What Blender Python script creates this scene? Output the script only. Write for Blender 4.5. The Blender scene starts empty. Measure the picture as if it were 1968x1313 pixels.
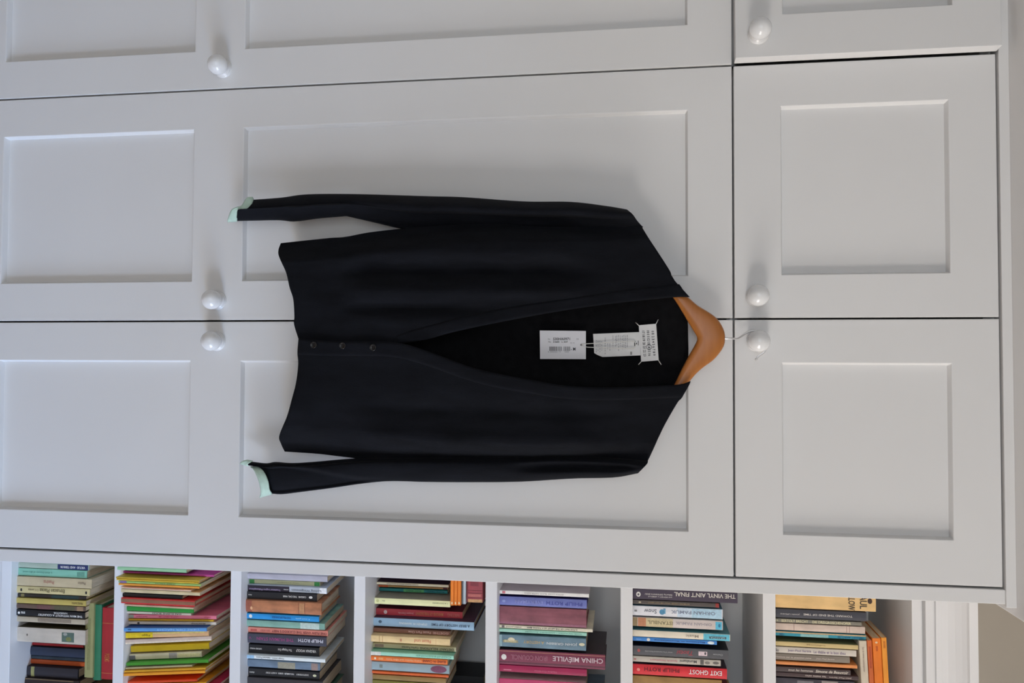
import bpy, bmesh, math, random
from mathutils import Vector, Matrix

S = bpy.context.scene
COL = S.collection
random.seed(7)

# ------------------------------------------------------------------ camera
# the photograph is a portrait shot lying on its side: world up is the picture's right
CX, CY, CZ, FPX = 0.0848248, -1.468338, 1.6, 1531.02
PITCH, YAW = 0.1403476, 0.0301573


def _cam_axes():
    rt, up, fw = Vector((0, 0, 1)), Vector((-1, 0, 0)), Vector((0, 1, 0))
    m = Matrix.Rotation(YAW, 3, Vector((0, 0, 1)))
    rt, up, fw = m @ rt, m @ up, m @ fw
    m = Matrix.Rotation(PITCH, 3, up)
    return m @ rt, up, m @ fw


RT, UP, FW = _cam_axes()
cam = bpy.data.objects.new('camera', bpy.data.cameras.new('camera'))
COL.objects.link(cam)
cam.matrix_world = Matrix(((RT.x, UP.x, -FW.x, CX), (RT.y, UP.y, -FW.y, CY), (RT.z, UP.z, -FW.z, CZ), (0, 0, 0, 1)))
cam.data.sensor_width = 36.0
cam.data.lens = FPX / 1968 * 36.0
cam.data.clip_start = 0.05
S.camera = cam


def at(px, py, Y):
    """world point on the vertical plane y=Y that the photograph shows at (px, py)"""
    d = RT * ((px - 984) / FPX) - UP * ((py - 656.5) / FPX) + FW
    t = (Y - CY) / d.y
    return Vector((CX + d.x * t, Y, CZ + d.z * t))


# ------------------------------------------------------------------ light
S.view_settings.view_transform = 'Standard'
S.view_settings.look = 'None'
S.view_settings.exposure = 0.0
S.view_settings.gamma = 1.0
S.view_settings.use_curve_mapping = False
W = bpy.data.worlds.new('world')
S.world = W
W.use_nodes = True
W.node_tree.nodes['Background'].inputs[0].default_value = (0.75, 0.85, 1.0, 1)
W.node_tree.nodes['Background'].inputs[1].default_value = 0.05


def area(name, loc, target, sx, sy, power, color):
    l = bpy.data.lights.new(name, 'AREA')
    l.shape = 'RECTANGLE'
    l.size, l.size_y, l.energy, l.color = sx, sy, power, color
    o = bpy.data.objects.new(name, l)
    COL.objects.link(o)
    o.location = loc
    o.rotation_euler = (Vector(target) - Vector(loc)).to_track_quat('-Z', 'Y').to_euler()
    return o


# outside the two windows in the wall beside the bookcase: blue sky above, the sunlit house fronts across the street below;
# behind the camera a dim fill light, added in an invented window
area('sky_daylight', (9.0, -4.4, 4.1), (4.4, -2.0, 1.2), 7.0, 2.8, 2285, (0.39, 0.61, 1.0))
area('street_daylight', (9.0, -4.4, 0.7), (4.4, -2.0, 1.5), 7.0, 3.6, 1210, (1.0, 0.942, 0.887))
area('rear_fill_light', (-0.3, -4.56, 1.55), (0.1, 0, 1.3), 2.2, 1.4, 30, (0.82, 0.91, 1.0))


# ------------------------------------------------------------------ materials
def lin(c):
    c /= 255.0
    return c / 12.92 if c <= 0.04045 else ((c + 0.055) / 1.055) ** 2.4


def srgb(r, g, b, k=1.0):
    return tuple(min(0.9, lin(v) * k) for v in (r, g, b))


def mat(name, color, rough=0.5, metal=0.0, noise=0.0, nscale=30.0, bump=0.0, bscale=200.0, sheen=0.0, spec=0.5, stretch=(1, 1, 1), coat=0.0):
    m = bpy.data.materials.new(name)
    m.use_nodes = True
    nt = m.node_tree
    p = nt.nodes['Principled BSDF']
    p.inputs['Base Color'].default_value = (*color, 1)
    p.inputs['Roughness'].default_value = rough
    p.inputs['Metallic'].default_value = metal
    p.inputs['Specular IOR Level'].default_value = spec
    if sheen:
        p.inputs['Sheen Weight'].default_value = sheen
        p.inputs['Sheen Roughness'].default_value = 0.5
    if coat:
        p.inputs['Coat Weight'].default_value = coat
        p.inputs['Coat Roughness'].default_value = 0.15
    if noise or bump:
        tc = nt.nodes.new('ShaderNodeTexCoord')
        mp = nt.nodes.new('ShaderNodeMapping')
        mp.inputs['Scale'].default_value = stretch
        nt.links.new(tc.outputs['Object'], mp.inputs[0])
    if noise:
        n = nt.nodes.new('ShaderNodeTexNoise')
        n.inputs['Scale'].default_value = nscale
        n.inputs['Detail'].default_value = 6
        nt.links.new(mp.outputs[0], n.inputs[0])
        r = nt.nodes.new('ShaderNodeValToRGB')
        r.color_ramp.elements[0].position, r.color_ramp.elements[1].position = 0.3, 0.7
        r.color_ramp.elements[0].color = (*[max(0, v * (1 - noise)) for v in color], 1)
        r.color_ramp.elements[1].color = (*[min(1, v * (1 + noise)) for v in color], 1)
        nt.links.new(n.outputs[0], r.inputs[0])
        nt.links.new(r.outputs[0], p.inputs['Base Color'])
    if bump:
        n = nt.nodes.new('ShaderNodeTexNoise')
        n.inputs['Scale'].default_value = bscale
        n.inputs['Detail'].default_value = 3
        nt.links.new(mp.outputs[0], n.inputs[0])
        b = nt.nodes.new('ShaderNodeBump')
        b.inputs['Strength'].default_value = bump
        b.inputs['Distance'].default_value = 0.002
        nt.links.new(n.outputs[0], b.inputs['Height'])
        nt.links.new(b.outputs[0], p.inputs['Normal'])
    return m


PAINT = mat('white_satin_paint', (0.76, 0.755, 0.75), 0.42, noise=0.012, nscale=5, bump=0.05, bscale=60)
SHELFP = mat('white_shelf_paint', (0.80, 0.79, 0.785), 0.45, noise=0.015, nscale=6)
OLIVE = mat('olive_wall_paint', (0.40, 0.355, 0.295), 0.8, noise=0.04, nscale=4, bump=0.1, bscale=120)
WALLW = mat('warm_wall_paint', (0.66, 0.64, 0.60), 0.8, noise=0.03, nscale=4)
CEILP = mat('ceiling_paint', (0.86, 0.85, 0.84), 0.8, noise=0.01, nscale=4)
FLOORM = mat('oak_floorboards', (0.36, 0.23, 0.13), 0.4, noise=0.25, nscale=6, stretch=(1, 12, 1))
GLAZE = mat('window_frame_paint', (0.8, 0.8, 0.8), 0.35, noise=0.01)
KNOBP = mat('white_gloss_paint', (0.80, 0.80, 0.80), 0.22, noise=0.01, coat=0.4)
KNIT = mat('black_merino_knit', (0.0062, 0.0070, 0.0100), 0.85, noise=0.25, nscale=60, bump=0.35, bscale=900, sheen=0.022, spec=0.10, stretch=(1, 1, 0.25))
KNITIN = mat('black_knit_inside', (0.006, 0.006, 0.007), 0.9, noise=0.25, nscale=60, bump=0.3, bscale=900, sheen=0.01, spec=0.08)
MINT = mat('mint_ribbed_knit', (0.52, 0.69, 0.59), 0.85, noise=0.08, nscale=80, bump=0.4, bscale=700, sheen=0.2, spec=0.2)
BUTTON = mat('black_horn_button', (0.008, 0.008, 0.009), 0.18, noise=0.2, nscale=90)
PAPERW = mat('white_card', (0.80, 0.80, 0.84), 0.6, noise=0.01)
SATIN = mat('white_satin_ribbon', (0.74, 0.74, 0.74), 0.5, noise=0.03, nscale=90, bump=0.1, bscale=900)
THREAD = mat('white_cotton_thread', (0.78, 0.77, 0.74), 0.8, noise=0.05)
INK = mat('black_print', (0.02, 0.02, 0.025), 0.7, noise=0.1)
INKG = mat('grey_print', (0.36, 0.36, 0.38), 0.7, noise=0.1)
STEEL = mat('chromed_steel', (0.82, 0.82, 0.83), 0.3, metal=1.0, noise=0.03)
PAGES = mat('aged_page_edges', (0.60, 0.47, 0.31), 0.85, noise=0.18, nscale=120, stretch=(6, 0.3, 0.3), bump=0.2, bscale=300)
PAGESW = mat('pale_page_edges', (0.66, 0.62, 0.54), 0.85, noise=0.12, nscale=120, stretch=(6, 0.3, 0.3), bump=0.2, bscale=300)


def wood():
    m = bpy.data.materials.new('varnished_lotus_wood')
    m.use_nodes = True
    nt = m.node_tree
    p = nt.nodes['Principled BSDF']
    tc = nt.nodes.new('ShaderNodeTexCoord')
    mp = nt.nodes.new('ShaderNodeMapping')
    mp.inputs['Scale'].default_value = (3, 3, 22)
    w = nt.nodes.new('ShaderNodeTexNoise')
    w.inputs['Scale'].default_value = 7
    w.inputs['Detail'].default_value = 6
    r = nt.nodes.new('ShaderNodeValToRGB')
    r.color_ramp.elements[0].position, r.color_ramp.elements[1].position = 0.3, 0.75
    r.color_ramp.elements[0].color = (0.40, 0.135, 0.026, 1)
    r.color_ramp.elements[1].color = (0.45, 0.165, 0.036, 1)
    nt.links.new(tc.outputs['Object'], mp.inputs[0])
    nt.links.new(mp.outputs[0], w.inputs[0])
    nt.links.new(w.outputs[0], r.inputs[0])
    nt.links.new(r.outputs[0], p.inputs['Base Color'])
    p.inputs['Roughness'].default_value = 0.33
    return m


WOOD = wood()


# ------------------------------------------------------------------ helpers
def tag(o, label=None, cat=None, group=None, kind=None):
    if label: o['label'] = label
    if cat: o['category'] = cat
    if group: o['group'] = group
    if kind: o['kind'] = kind
    return o


def empty(name, loc=(0, 0, 0)):
    o = bpy.data.objects.new(name, None)
    COL.objects.link(o)
    o.location = loc
    o.empty_display_size = 0.05
    return o


def link(name, me, m, parent=None, smooth=False):
    """link a mesh given in world coordinates as ONE object, parented without moving it"""
    o = bpy.data.objects.new(name, me)
    COL.objects.link(o)
    if m and not me.materials: me.materials.append(m)
    if smooth:
        for f in me.polygons: f.use_smooth = True
    if parent:
        bpy.context.view_layer.update()
        o.parent = parent
        o.matrix_parent_inverse = parent.matrix_world.inverted()
    return o


def from_bm(name, bm, m, parent=None, smooth=False):
    bmesh.ops.recalc_face_normals(bm, faces=bm.faces)
    me = bpy.data.meshes.new(name)
    bm.to_mesh(me)
    bm.free()
    return link(name, me, m, parent, smooth)


def add_box(bm, x0, x1, y0, y1, z0, z1):
    v = [bm.verts.new(p) for p in ((x0, y0, z0), (x1, y0, z0), (x1, y1, z0), (x0, y1, z0), (x0, y0, z1), (x1, y0, z1), (x1, y1, z1), (x0, y1, z1))]
    for f in ((0, 1, 2, 3), (4, 7, 6, 5), (0, 4, 5, 1), (1, 5, 6, 2), (2, 6, 7, 3), (3, 7, 4, 0)):
        bm.faces.new([v[i] for i in f])


def bevel(o, w, seg=2, ang=35):
    b = o.modifiers.new('bevel', 'BEVEL')
    b.width, b.segments, b.limit_method, b.angle_limit = w, seg, 'ANGLE', math.radians(ang)
    return o


def box(name, m, x0, x1, y0, y1, z0, z1, parent=None, bev=0.0):
    bm = bmesh.new()
    add_box(bm, x0, x1, y0, y1, z0, z1)
    o = from_bm(name, bm, m, parent)
    if bev: bevel(o, bev)
    return o


def prism_x(name, m, prof, x0, x1, parent=None):
    """a profile of (y, z) points run along x"""
    bm = bmesh.new()
    a = [bm.verts.new((x0, y, z)) for y, z in prof]
    b = [bm.verts.new((x1, y, z)) for y, z in prof]
    n = len(prof)
    for i in range(n):
        j = (i + 1) % n
        bm.faces.new((a[i], a[j], b[j], b[i]))
    bm.faces.new(a[::-1])
    bm.faces.new(b)
    return from_bm(name, bm, m, parent)


def tube(name, m, pts, r, parent=None, seg=8, cap=True):
    bm = bmesh.new()
    pts = [Vector(p) for p in pts]
    rings = []
    nrm = None
    for i, p in enumerate(pts):
        t = (pts[min(i + 1, len(pts) - 1)] - pts[max(i - 1, 0)]).normalized()
        if nrm is None:
            nrm = t.orthogonal().normalized()
        nrm = (nrm - t * nrm.dot(t)).normalized()
        bn = t.cross(nrm)
        rings.append([bm.verts.new(p + (nrm * math.cos(a) + bn * math.sin(a)) * r) for a in [2 * math.pi * k / seg for k in range(seg)]])
    for a, b in zip(rings, rings[1:]):
        for k in range(seg):
            bm.faces.new((a[k], a[(k + 1) % seg], b[(k + 1) % seg], b[k]))
    if cap:
        bm.faces.new(rings[0][::-1])
        bm.faces.new(rings[-1])
    return from_bm(name, bm, m, parent, True)


def catmull(pts, n):
    """n points spread evenly along a smooth curve through pts (tuples of any size)"""
    P = [Vector(p) for p in pts]
    if len(P) == 2:
        return [P[0].lerp(P[1], i / (n - 1)) for i in range(n)]
    ext = [P[0] * 2 - P[1]] + P + [P[-1] * 2 - P[-2]]
    dense = []
    for i in range(1, len(ext) - 2):
        p0, p1, p2, p3 = ext[i - 1:i + 3]
        for k in range(12):
            t = k / 12
            dense.append(0.5 * (2 * p1 + (p2 - p0) * t + (2 * p0 - 5 * p1 + 4 * p2 - p3) * t * t + (3 * p1 - p0 - 3 * p2 + p3) * t ** 3))
    dense.append(P[-1])
    L = [0.0]
    for a, b in zip(dense, dense[1:]): L.append(L[-1] + (b - a).length)
    out, j = [], 0
    for i in range(n):
        s = L[-1] * i / (n - 1)
        while j < len(L) - 2 and L[j + 1] < s: j += 1
        u = (s - L[j]) / max(1e-9, L[j + 1] - L[j])
        out.append(dense[j].lerp(dense[j + 1], min(1, max(0, u))))
    return out


def lathe(name, m, prof, center, parent=None, seg=40):
    """profile of (radius, distance) turned about the -y axis standing at center"""
    bm = bmesh.new()
    rings = []
    for r, d in prof:
        if r < 1e-6:
            rings.append([bm.verts.new((center[0], center[1] - d, center[2]))])
        else:
            rings.append([bm.verts.new((center[0] + r * math.cos(2 * math.pi * k / seg), center[1] - d, center[2] + r * math.sin(2 * math.pi * k / seg))) for k in range(seg)])
    for a, b in zip(rings, rings[1:]):
        for k in range(seg):
            k2 = (k + 1) % seg
            if len(a) == 1: bm.faces.new((a[0], b[k2], b[k]))
            elif len(b) == 1: bm.faces.new((a[k], a[k2], b[0]))
            else: bm.faces.new((a[k], a[k2], b[k2], b[k]))
    return from_bm(name, bm, m, parent, True)


# ------------------------------------------------------------------ the room
RX0, RX1, RY0, RY1, RZ = -2.3, 4.4, -4.4, 0.62, 2.56


def struct(name, m, *a):
    return tag(box(name, m, *a), kind='structure')


struct('floor', FLOORM, RX0, RX1, RY0, RY1, -0.05, 0.0)
struct('ceiling', CEILP, RX0, RX1, RY0, RY1, RZ, RZ + 0.05)
struct('wall_back', OLIVE, RX0, RX1, RY1, RY1 + 0.1, 0, RZ)
struct('wall_left', WALLW, RX0 - 0.1, RX0, RY0, RY1, 0, RZ)


def wall_with_hole(name, m, along, fixed0, fixed1, a0, a1, h0, h1, z0, z1):
    bm = bmesh.new()
    for (u0, u1, w0, w1) in ((a0, h0, 0, RZ), (h1, a1, 0, RZ), (h0, h1, 0, z0), (h0, h1, z1, RZ)):
        if along == 'y': add_box(bm, fixed0, fixed1, u0, u1, w0, w1)
        else: add_box(bm, u0, u1, fixed0, fixed1, w0, w1)
    return tag(from_bm(name, bm, m), kind='structure')


bm = bmesh.new()
for (u0, u1, w0, w1) in ((RY0, -4.0, 0, RZ), (-2.4, -2.0, 0, RZ), (-0.7, RY1, 0, RZ), (-4.0, -2.4, 0, 0.8), (-4.0, -2.4, 2.3, RZ), (-2.0, -0.7, 0, 0.8), (-2.0, -0.7, 2.2, RZ)):
    add_box(bm, RX1, RX1 + 0.1, u0, u1, w0, w1)
tag(from_bm('wall_right', bm, WALLW), kind='structure')
wall_with_hole('wall_front', WALLW, 'x', RY0 - 0.1, RY0, RX0, RX1, -1.5, 0.9, 0.8, 2.3)
for n, (a, b, c, d) in enumerate(((-2.0, -0.7, 0.8, 2.2), (-4.0, -2.4, 0.8, 2.3))):
    bm = bmesh.new()
    for e, f, g, h in ((a, a + 0.04, c, d), (b - 0.04, b, c, d), (a + 0.04, b - 0.04, c, c + 0.04), (a + 0.04, b - 0.04, d - 0.04, d)):
        add_box(bm, RX1 + 0.01, RX1 + 0.06, e, f, g, h)
    tag(from_bm('window_%d' % (n + 1), bm, GLAZE), kind='structure')
bm = bmesh.new()
for a, b, c, d in ((-1.5, -1.45, 0.8, 2.3), (0.85, 0.9, 0.8, 2.3), (-1.45, 0.85, 0.8, 0.85), (-1.45, 0.85, 2.25, 2.3)):
    add_box(bm, a, b, RY0 - 0.06, RY0 - 0.01, c, d)
tag(from_bm('window_3', bm, GLAZE), kind='structure')  # unseen window and wall opening, added so the rear fill light can enter

# ------------------------------------------------------------------ the wardrobe
DW, GAP = 0.46, 0.0034
wardrobe = empty('wardrobe', (0, 0.3, 0))
tag(wardrobe, 'white painted built-in wardrobe with panelled doors and round knobs beside the bookcase', 'wardrobe')
box('side_panel', PAINT, 0.4625, 0.487, 0.0, 0.612, 0.0, 2.24, wardrobe, 0.001)
box('side_panel', PAINT, -1.41, -1.383, 0.0, 0.612, 0.0, 2.24, wardrobe, 0.001)
box('plinth', PAINT, -1.383, 0.4625, 0.03, 0.05, 0.0, 0.105, wardrobe, 0.001)
box('base_board', PAINT, -1.383, 0.4625, 0.03, 0.6, 0.105, 0.123, wardrobe)
box('middle_board', PAINT, -1.383, 0.4625, 0.03, 0.6, 1.785, 1.803, wardrobe)
box('top_board', PAINT, -1.383, 0.4625, 0.0275, 0.6, 2.222, 2.24, wardrobe)
box('back_board', PAINT, -1.383, 0.4625, 0.6, 0.612, 0.105, 2.24, wardrobe)
for x in (-0.46, -0.92):
    box('divider', PAINT, x - 0.009, x + 0.009, 0.03, 0.6, 0.123, 2.222, wardrobe)
# narrow fillet under a boxed cornice that closes the top up to the ceiling
box('fillet', PAINT, -1.41, 0.4915, -0.0045, 0.03, 2.2395, 2.256, wardrobe, 0.001)
box('cornice', CEILP, -1.43, 0.508, -0.16, 0.612, 2.256, 2.54, wardrobe, 0.002)

KNOB = [(0.0185, 0.0), (0.0187, 0.0018), (0.0182, 0.0034), (0.0171, 0.0038), (0.0169, 0.0046), (0.0173, 0.0052), (0.0166, 0.0064), (0.0154, 0.0069), (0.0148, 0.0078), (0.0142, 0.0092)]
for k in range(0, 19):
    a = math.radians(-40 + 130 * k / 18)
    KNOB.append((0.0192 * math.cos(a), 0.0235 + 0.0180 * math.sin(a)))
KNOB[-1] = (0.0, 0.0415)


def door(hx, x0, x1, z0, z1, opens, knob, ajar=0.0):
    """a framed door with recessed, chamfered openings; its hinge line stands at x = hx"""
    T, REC, CH = 0.022, 0.0125, 0.0030
    x0, x1 = x0 + GAP / 2, x1 - GAP / 2
    bm = bmesh.new()

    def quad(*p):
        bm.faces.new([bm.verts.new(q) for q in p])
    a, b = opens[0][0], opens[0][1]
    zs = [z0] + [v for o in opens for v in o[2:4]] + [z1]
    for i in range(len(zs) - 1):
        c, d = zs[i], zs[i + 1]
        quad((x0, 0, c), (a, 0, c), (a, 0, d), (x0, 0, d))
        quad((b, 0, c), (x1, 0, c), (x1, 0, d), (b, 0, d))
        if i % 2 == 0:
            quad((a, 0, c), (b, 0, c), (b, 0, d), (a, 0, d))
        else:
            e, f, g, h = a + CH, b - CH, c + CH, d - CH
            quad((a, 0, c), (b, 0, c), (f, REC, g), (e, REC, g))
            quad((b, 0, c), (b, 0, d), (f, REC, h), (f, REC, g))
            quad((b, 0, d), (a, 0, d), (e, REC, h), (f, REC, h))
            quad((a, 0, d), (a, 0, c), (e, REC, g), (e, REC, h))
            quad((e, REC, g), (f, REC, g), (f, T, g), (e, T, g))
            quad((f, REC, g), (f, REC, h), (f, T, h), (f, T, g))
            quad((f, REC, h), (e, REC, h), (e, T, h), (f, T, h))
            quad((e, REC, h), (e, REC, g), (e, T, g), (e, T, h))
        quad((x0, 0, c), (x0, 0, d), (x0, T, d), (x0, T, c))
        quad((x1, 0, c), (x1, 0, d), (x1, T, d), (x1, T, c))
    for z in (z0, z1):
        quad((x0, 0, z), (a, 0, z), (a, T, z), (x0, T, z))
        quad((a, 0, z), (b, 0, z), (b, T, z), (a, T, z))
        quad((b, 0, z), (x1, 0, z), (x1, T, z), (b, T, z))
    bmesh.ops.remove_doubles(bm, verts=bm.verts, dist=1e-5)
    bmesh.ops.recalc_face_normals(bm, faces=bm.faces)
    for f in bm.faces:      # the sheet is open at the back: make sure its front looks at the room
        if abs(f.normal.y) > 0.9 and f.normal.y > 0 and f.calc_center_median().y < 1e-4:
            bmesh.ops.reverse_faces(bm, faces=bm.faces)
            break
    me = bpy.data.meshes.new('door')
    bm.to_mesh(me)
    bm.free()
    for v in me.vertices: v.co.x -= hx
    me.materials.append(PAINT)
    o = bpy.data.objects.new('door', me)
    COL.objects.link(o)
    o.location = (hx, 0, 0)
    o.rotation_euler = (0, 0, ajar)
    bevel(o, 0.0011, 2, 60)
    bpy.context.view_layer.update()
    for (a, b, c, d) in opens:
        bm = bmesh.new()
        add_box(bm, a + 0.001 - hx, b - 0.001 - hx, REC, REC + 0.006, c + 0.001, d - 0.001)
        q = from_bm('panel', bm, PAINT)
        q.parent = o
    kx, kz = knob
    k = lathe('knob', KNOBP, KNOB, (kx - hx, 0, kz))
    k.parent = o
    bpy.context.view_layer.update()
    o.parent = wardrobe
    o.matrix_parent_inverse = wardrobe.matrix_world.inverted()
    return o


LO = [(0.332, 0.7515), (0.857, 1.7135)]
HI = [(1.877, 2.159)]
LO_Z, HI_Z = (0.108, 1.7921), (1.7955, 2.2362)


def ops(x0, zs):
    return [(x0 + 0.0785, x0 + DW - 0.0785, c, d) for c, d in zs]


door(-0.46, -0.46, 0.0, *LO_Z, ops(-0.46, LO), (-0.0402, 0.807))
door(0.46, 0.0, 0.46, *LO_Z, ops(0.0, LO), (0.0402, 0.807))
door(-0.92, -0.92, -0.46, *LO_Z, ops(-0.92, LO), (-0.5005, 0.812), -0.002)
door(-0.46, -0.46, 0.0, *HI_Z, ops(-0.46, HI), (-0.0402, 1.833))
door(0.46, 0.0, 0.46, *HI_Z, ops(0.0, HI), (0.0402, 1.834))
door(-0.92, -0.92, -0.46, *HI_Z, ops(-0.92, HI), (-0.5035, 1.835), -0.058)
door(-1.38, -1.38, -0.92, *LO_Z, ops(-1.38, LO), (-1.34, 0.812))
door(-1.38, -1.38, -0.92, *HI_Z, ops(-1.38, HI), (-1.34, 1.835))

# ------------------------------------------------------------------ the bookcase
BX0, BX1, BF, BB = 0.4885, 1.03, 0.29, 0.59
SH = [0.128, 0.4256, 0.7193, 1.0177, 1.3206, 1.6175, 1.9156]      # tops of the shelves
bookcase = empty('bookcase', (0.76, 0.44, 0))
tag(bookcase, 'white painted open bookcase with moulded cornice standing beside the wardrobe', 'bookcase')
box('side_panel', SHELFP, BX0, BX0 + 0.025, BF, BB, 0, 2.1867, bookcase, 0.001)
box('side_panel', SHELFP, BX1 - 0.025, BX1, BF, BB, 0, 2.1867, bookcase, 0.001)
box('back_panel', SHELFP, BX0, BX1, BB, BB + 0.012, 0, 2.2, bookcase)
box('plinth', SHELFP, BX0 + 0.025, BX1 - 0.025, BF + 0.03, BF + 0.05, 0, SH[0] - 0.026, bookcase)
for z in SH:
    box('shelf', SHELFP, BX0 + 0.0252, BX1 - 0.0252, BF, BB - 0.0005, z - 0.0262, z, bookcase, 0.0012)
prism_x('cornice', SHELFP, [(BB + 0.012, 2.1867), (0.29, 2.1867), (0.29, 2.2050), (0.302, 2.2062), (0.302, 2.2108), (0.285, 2.2118), (0.285, 2.2265),
                            (0.299, 2.2278), (0.299, 2.2335), (0.2935, 2.2345), (0.2925, 2.245), (0.2890, 2.256), (0.2825, 2.267), (0.2735, 2.277),
                            (0.2660, 2.2830), (0.2590, 2.2850), (0.2590, 2.3015), (BB + 0.012, 2.3015)], 0.5095, BX1 + 0.03, bookcase)

# ------------------------------------------------------------------ lettering
_txt = {}


def text_mesh(s, shear=0.0):
    key = (s, shear)
    if key not in _txt:
        cu = bpy.data.curves.new('lettering', 'FONT')
        cu.body = s
        cu.size = 1.0
        cu.resolution_u = 2
        cu.offset = 0.014
        cu.shear = shear
        ob = bpy.data.objects.new('lettering', cu)
        COL.objects.link(ob)
        bpy.context.view_layer.update()
        dg = bpy.context.evaluated_depsgraph_get()
        me = bpy.data.meshes.new_from_object(ob.evaluated_get(dg))
        vs = [v.co.copy() for v in me.vertices]
        fs = [tuple(p.vertices) for p in me.polygons]
        bpy.data.objects.remove(ob)
        bpy.data.meshes.remove(me)
        bpy.data.curves.remove(cu)
        xs, ys = [v.x for v in vs], [v.y for v in vs]
        x0, x1, y0, y1 = min(xs), max(xs), min(ys), max(ys)
        _txt[key] = ([((v.x - x0) / (x1 - x0), (v.y - y0) / (y1 - y0)) for v in vs], fs)
    return _txt[key]


def lettering(name, s, m, origin, du, dv, parent, shear=0.0):
    """text filling the parallelogram origin + u*du + v*dv"""
    vs, fs = text_mesh(s, shear)
    me = bpy.data.meshes.new(name)
    me.from_pydata([origin + du * u + dv * v for u, v in vs], [], fs)
    return link(name, me, m, parent)


def plate(name, m, pts, parent, n=None):
    me = bpy.data.meshes.new(name)
    me.from_pydata([Vector(p) for p in pts], [], [tuple(range(len(pts)))])
    return link(name, me, m, parent)


_inks = {}


def ink(c):
    if c not in _inks:
        _inks[c] = mat('spine_print', srgb(*c, k=1.1), 0.55, noise=0.12, nscale=200)
    return _inks[c]


# ------------------------------------------------------------------ books
ORD = 'first second third fourth fifth sixth seventh eighth ninth tenth eleventh twelfth thirteenth fourteenth fifteenth sixteenth seventeenth eighteenth nineteenth twentieth'.split()
ORD += ['twenty-' + w for w in ORD[:9]]
SHELFN = ['lowest', 'second', 'third', 'fourth', 'fifth', 'sixth', 'top']
BK = 1.12          # the photograph's colours are those of lit paper: bring them back to the paper's own


def make_book(w, h, d, color, hard=False, cover=None, pale=False, wear=0.12):
    """parts of a book in local axes: x thickness, y depth (spine at 0), z height"""
    b = min(w * 0.24, 0.0024 if hard else 0.0007)
    ov = 0.003 if hard else 0.0003
    bul = min(0.0014, w * 0.07) if hard else min(0.0005, w * 0.04)
    prof = [(0, d), (0, 0.0012)]
    n = 6
    for i in range(n + 1):
        u = i / n
        x = 0.0006 + (w - 0.0012) * u
        prof.append((x, -bul * math.sin(math.pi * u)))
    prof += [(w, 0.0012), (w, d), (w - b, d), (w - b, b + 0.0012), (b, b + 0.0012), (b, d)]
    bm = bmesh.new()
    lo = [bm.verts.new((x, y, 0)) for x, y in prof]
    hi = [bm.verts.new((x, y, h)) for x, y in prof]
    k = len(prof)
    for i in range(k):
        j = (i + 1) % k
        bm.faces.new((lo[i], lo[j], hi[j], hi[i]))
    bm.faces.new(lo)
    bm.faces.new(hi)
    bmesh.ops.recalc_face_normals(bm, faces=bm.faces)
    cm = bpy.data.meshes.new('cover')
    bm.to_mesh(cm)
    bm.free()
    m1 = mat('book_cover', color, 0.42 if not hard else 0.6, noise=wear, nscale=45, stretch=(1, 1, 0.5))
    cm.materials.append(m1)
    if cover is not None:
        cm.materials.append(mat('book_board', cover, 0.45, noise=wear, nscale=25))
        for f in cm.polygons:
            if abs(f.normal.x) > 0.9: f.material_index = 1
    bm = bmesh.new()
    add_box(bm, b + 0.0001, w - b - 0.0001, b + 0.0014, d - ov - 0.0005, ov, h - ov)
    pm = bpy.data.meshes.new('pages')
    bmesh.ops.recalc_face_normals(bm, faces=bm.faces)
    bm.to_mesh(pm)
    bm.free()
    pm.materials.append(PAGESW if pale else PAGES)
    return cm, pm, bul


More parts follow.
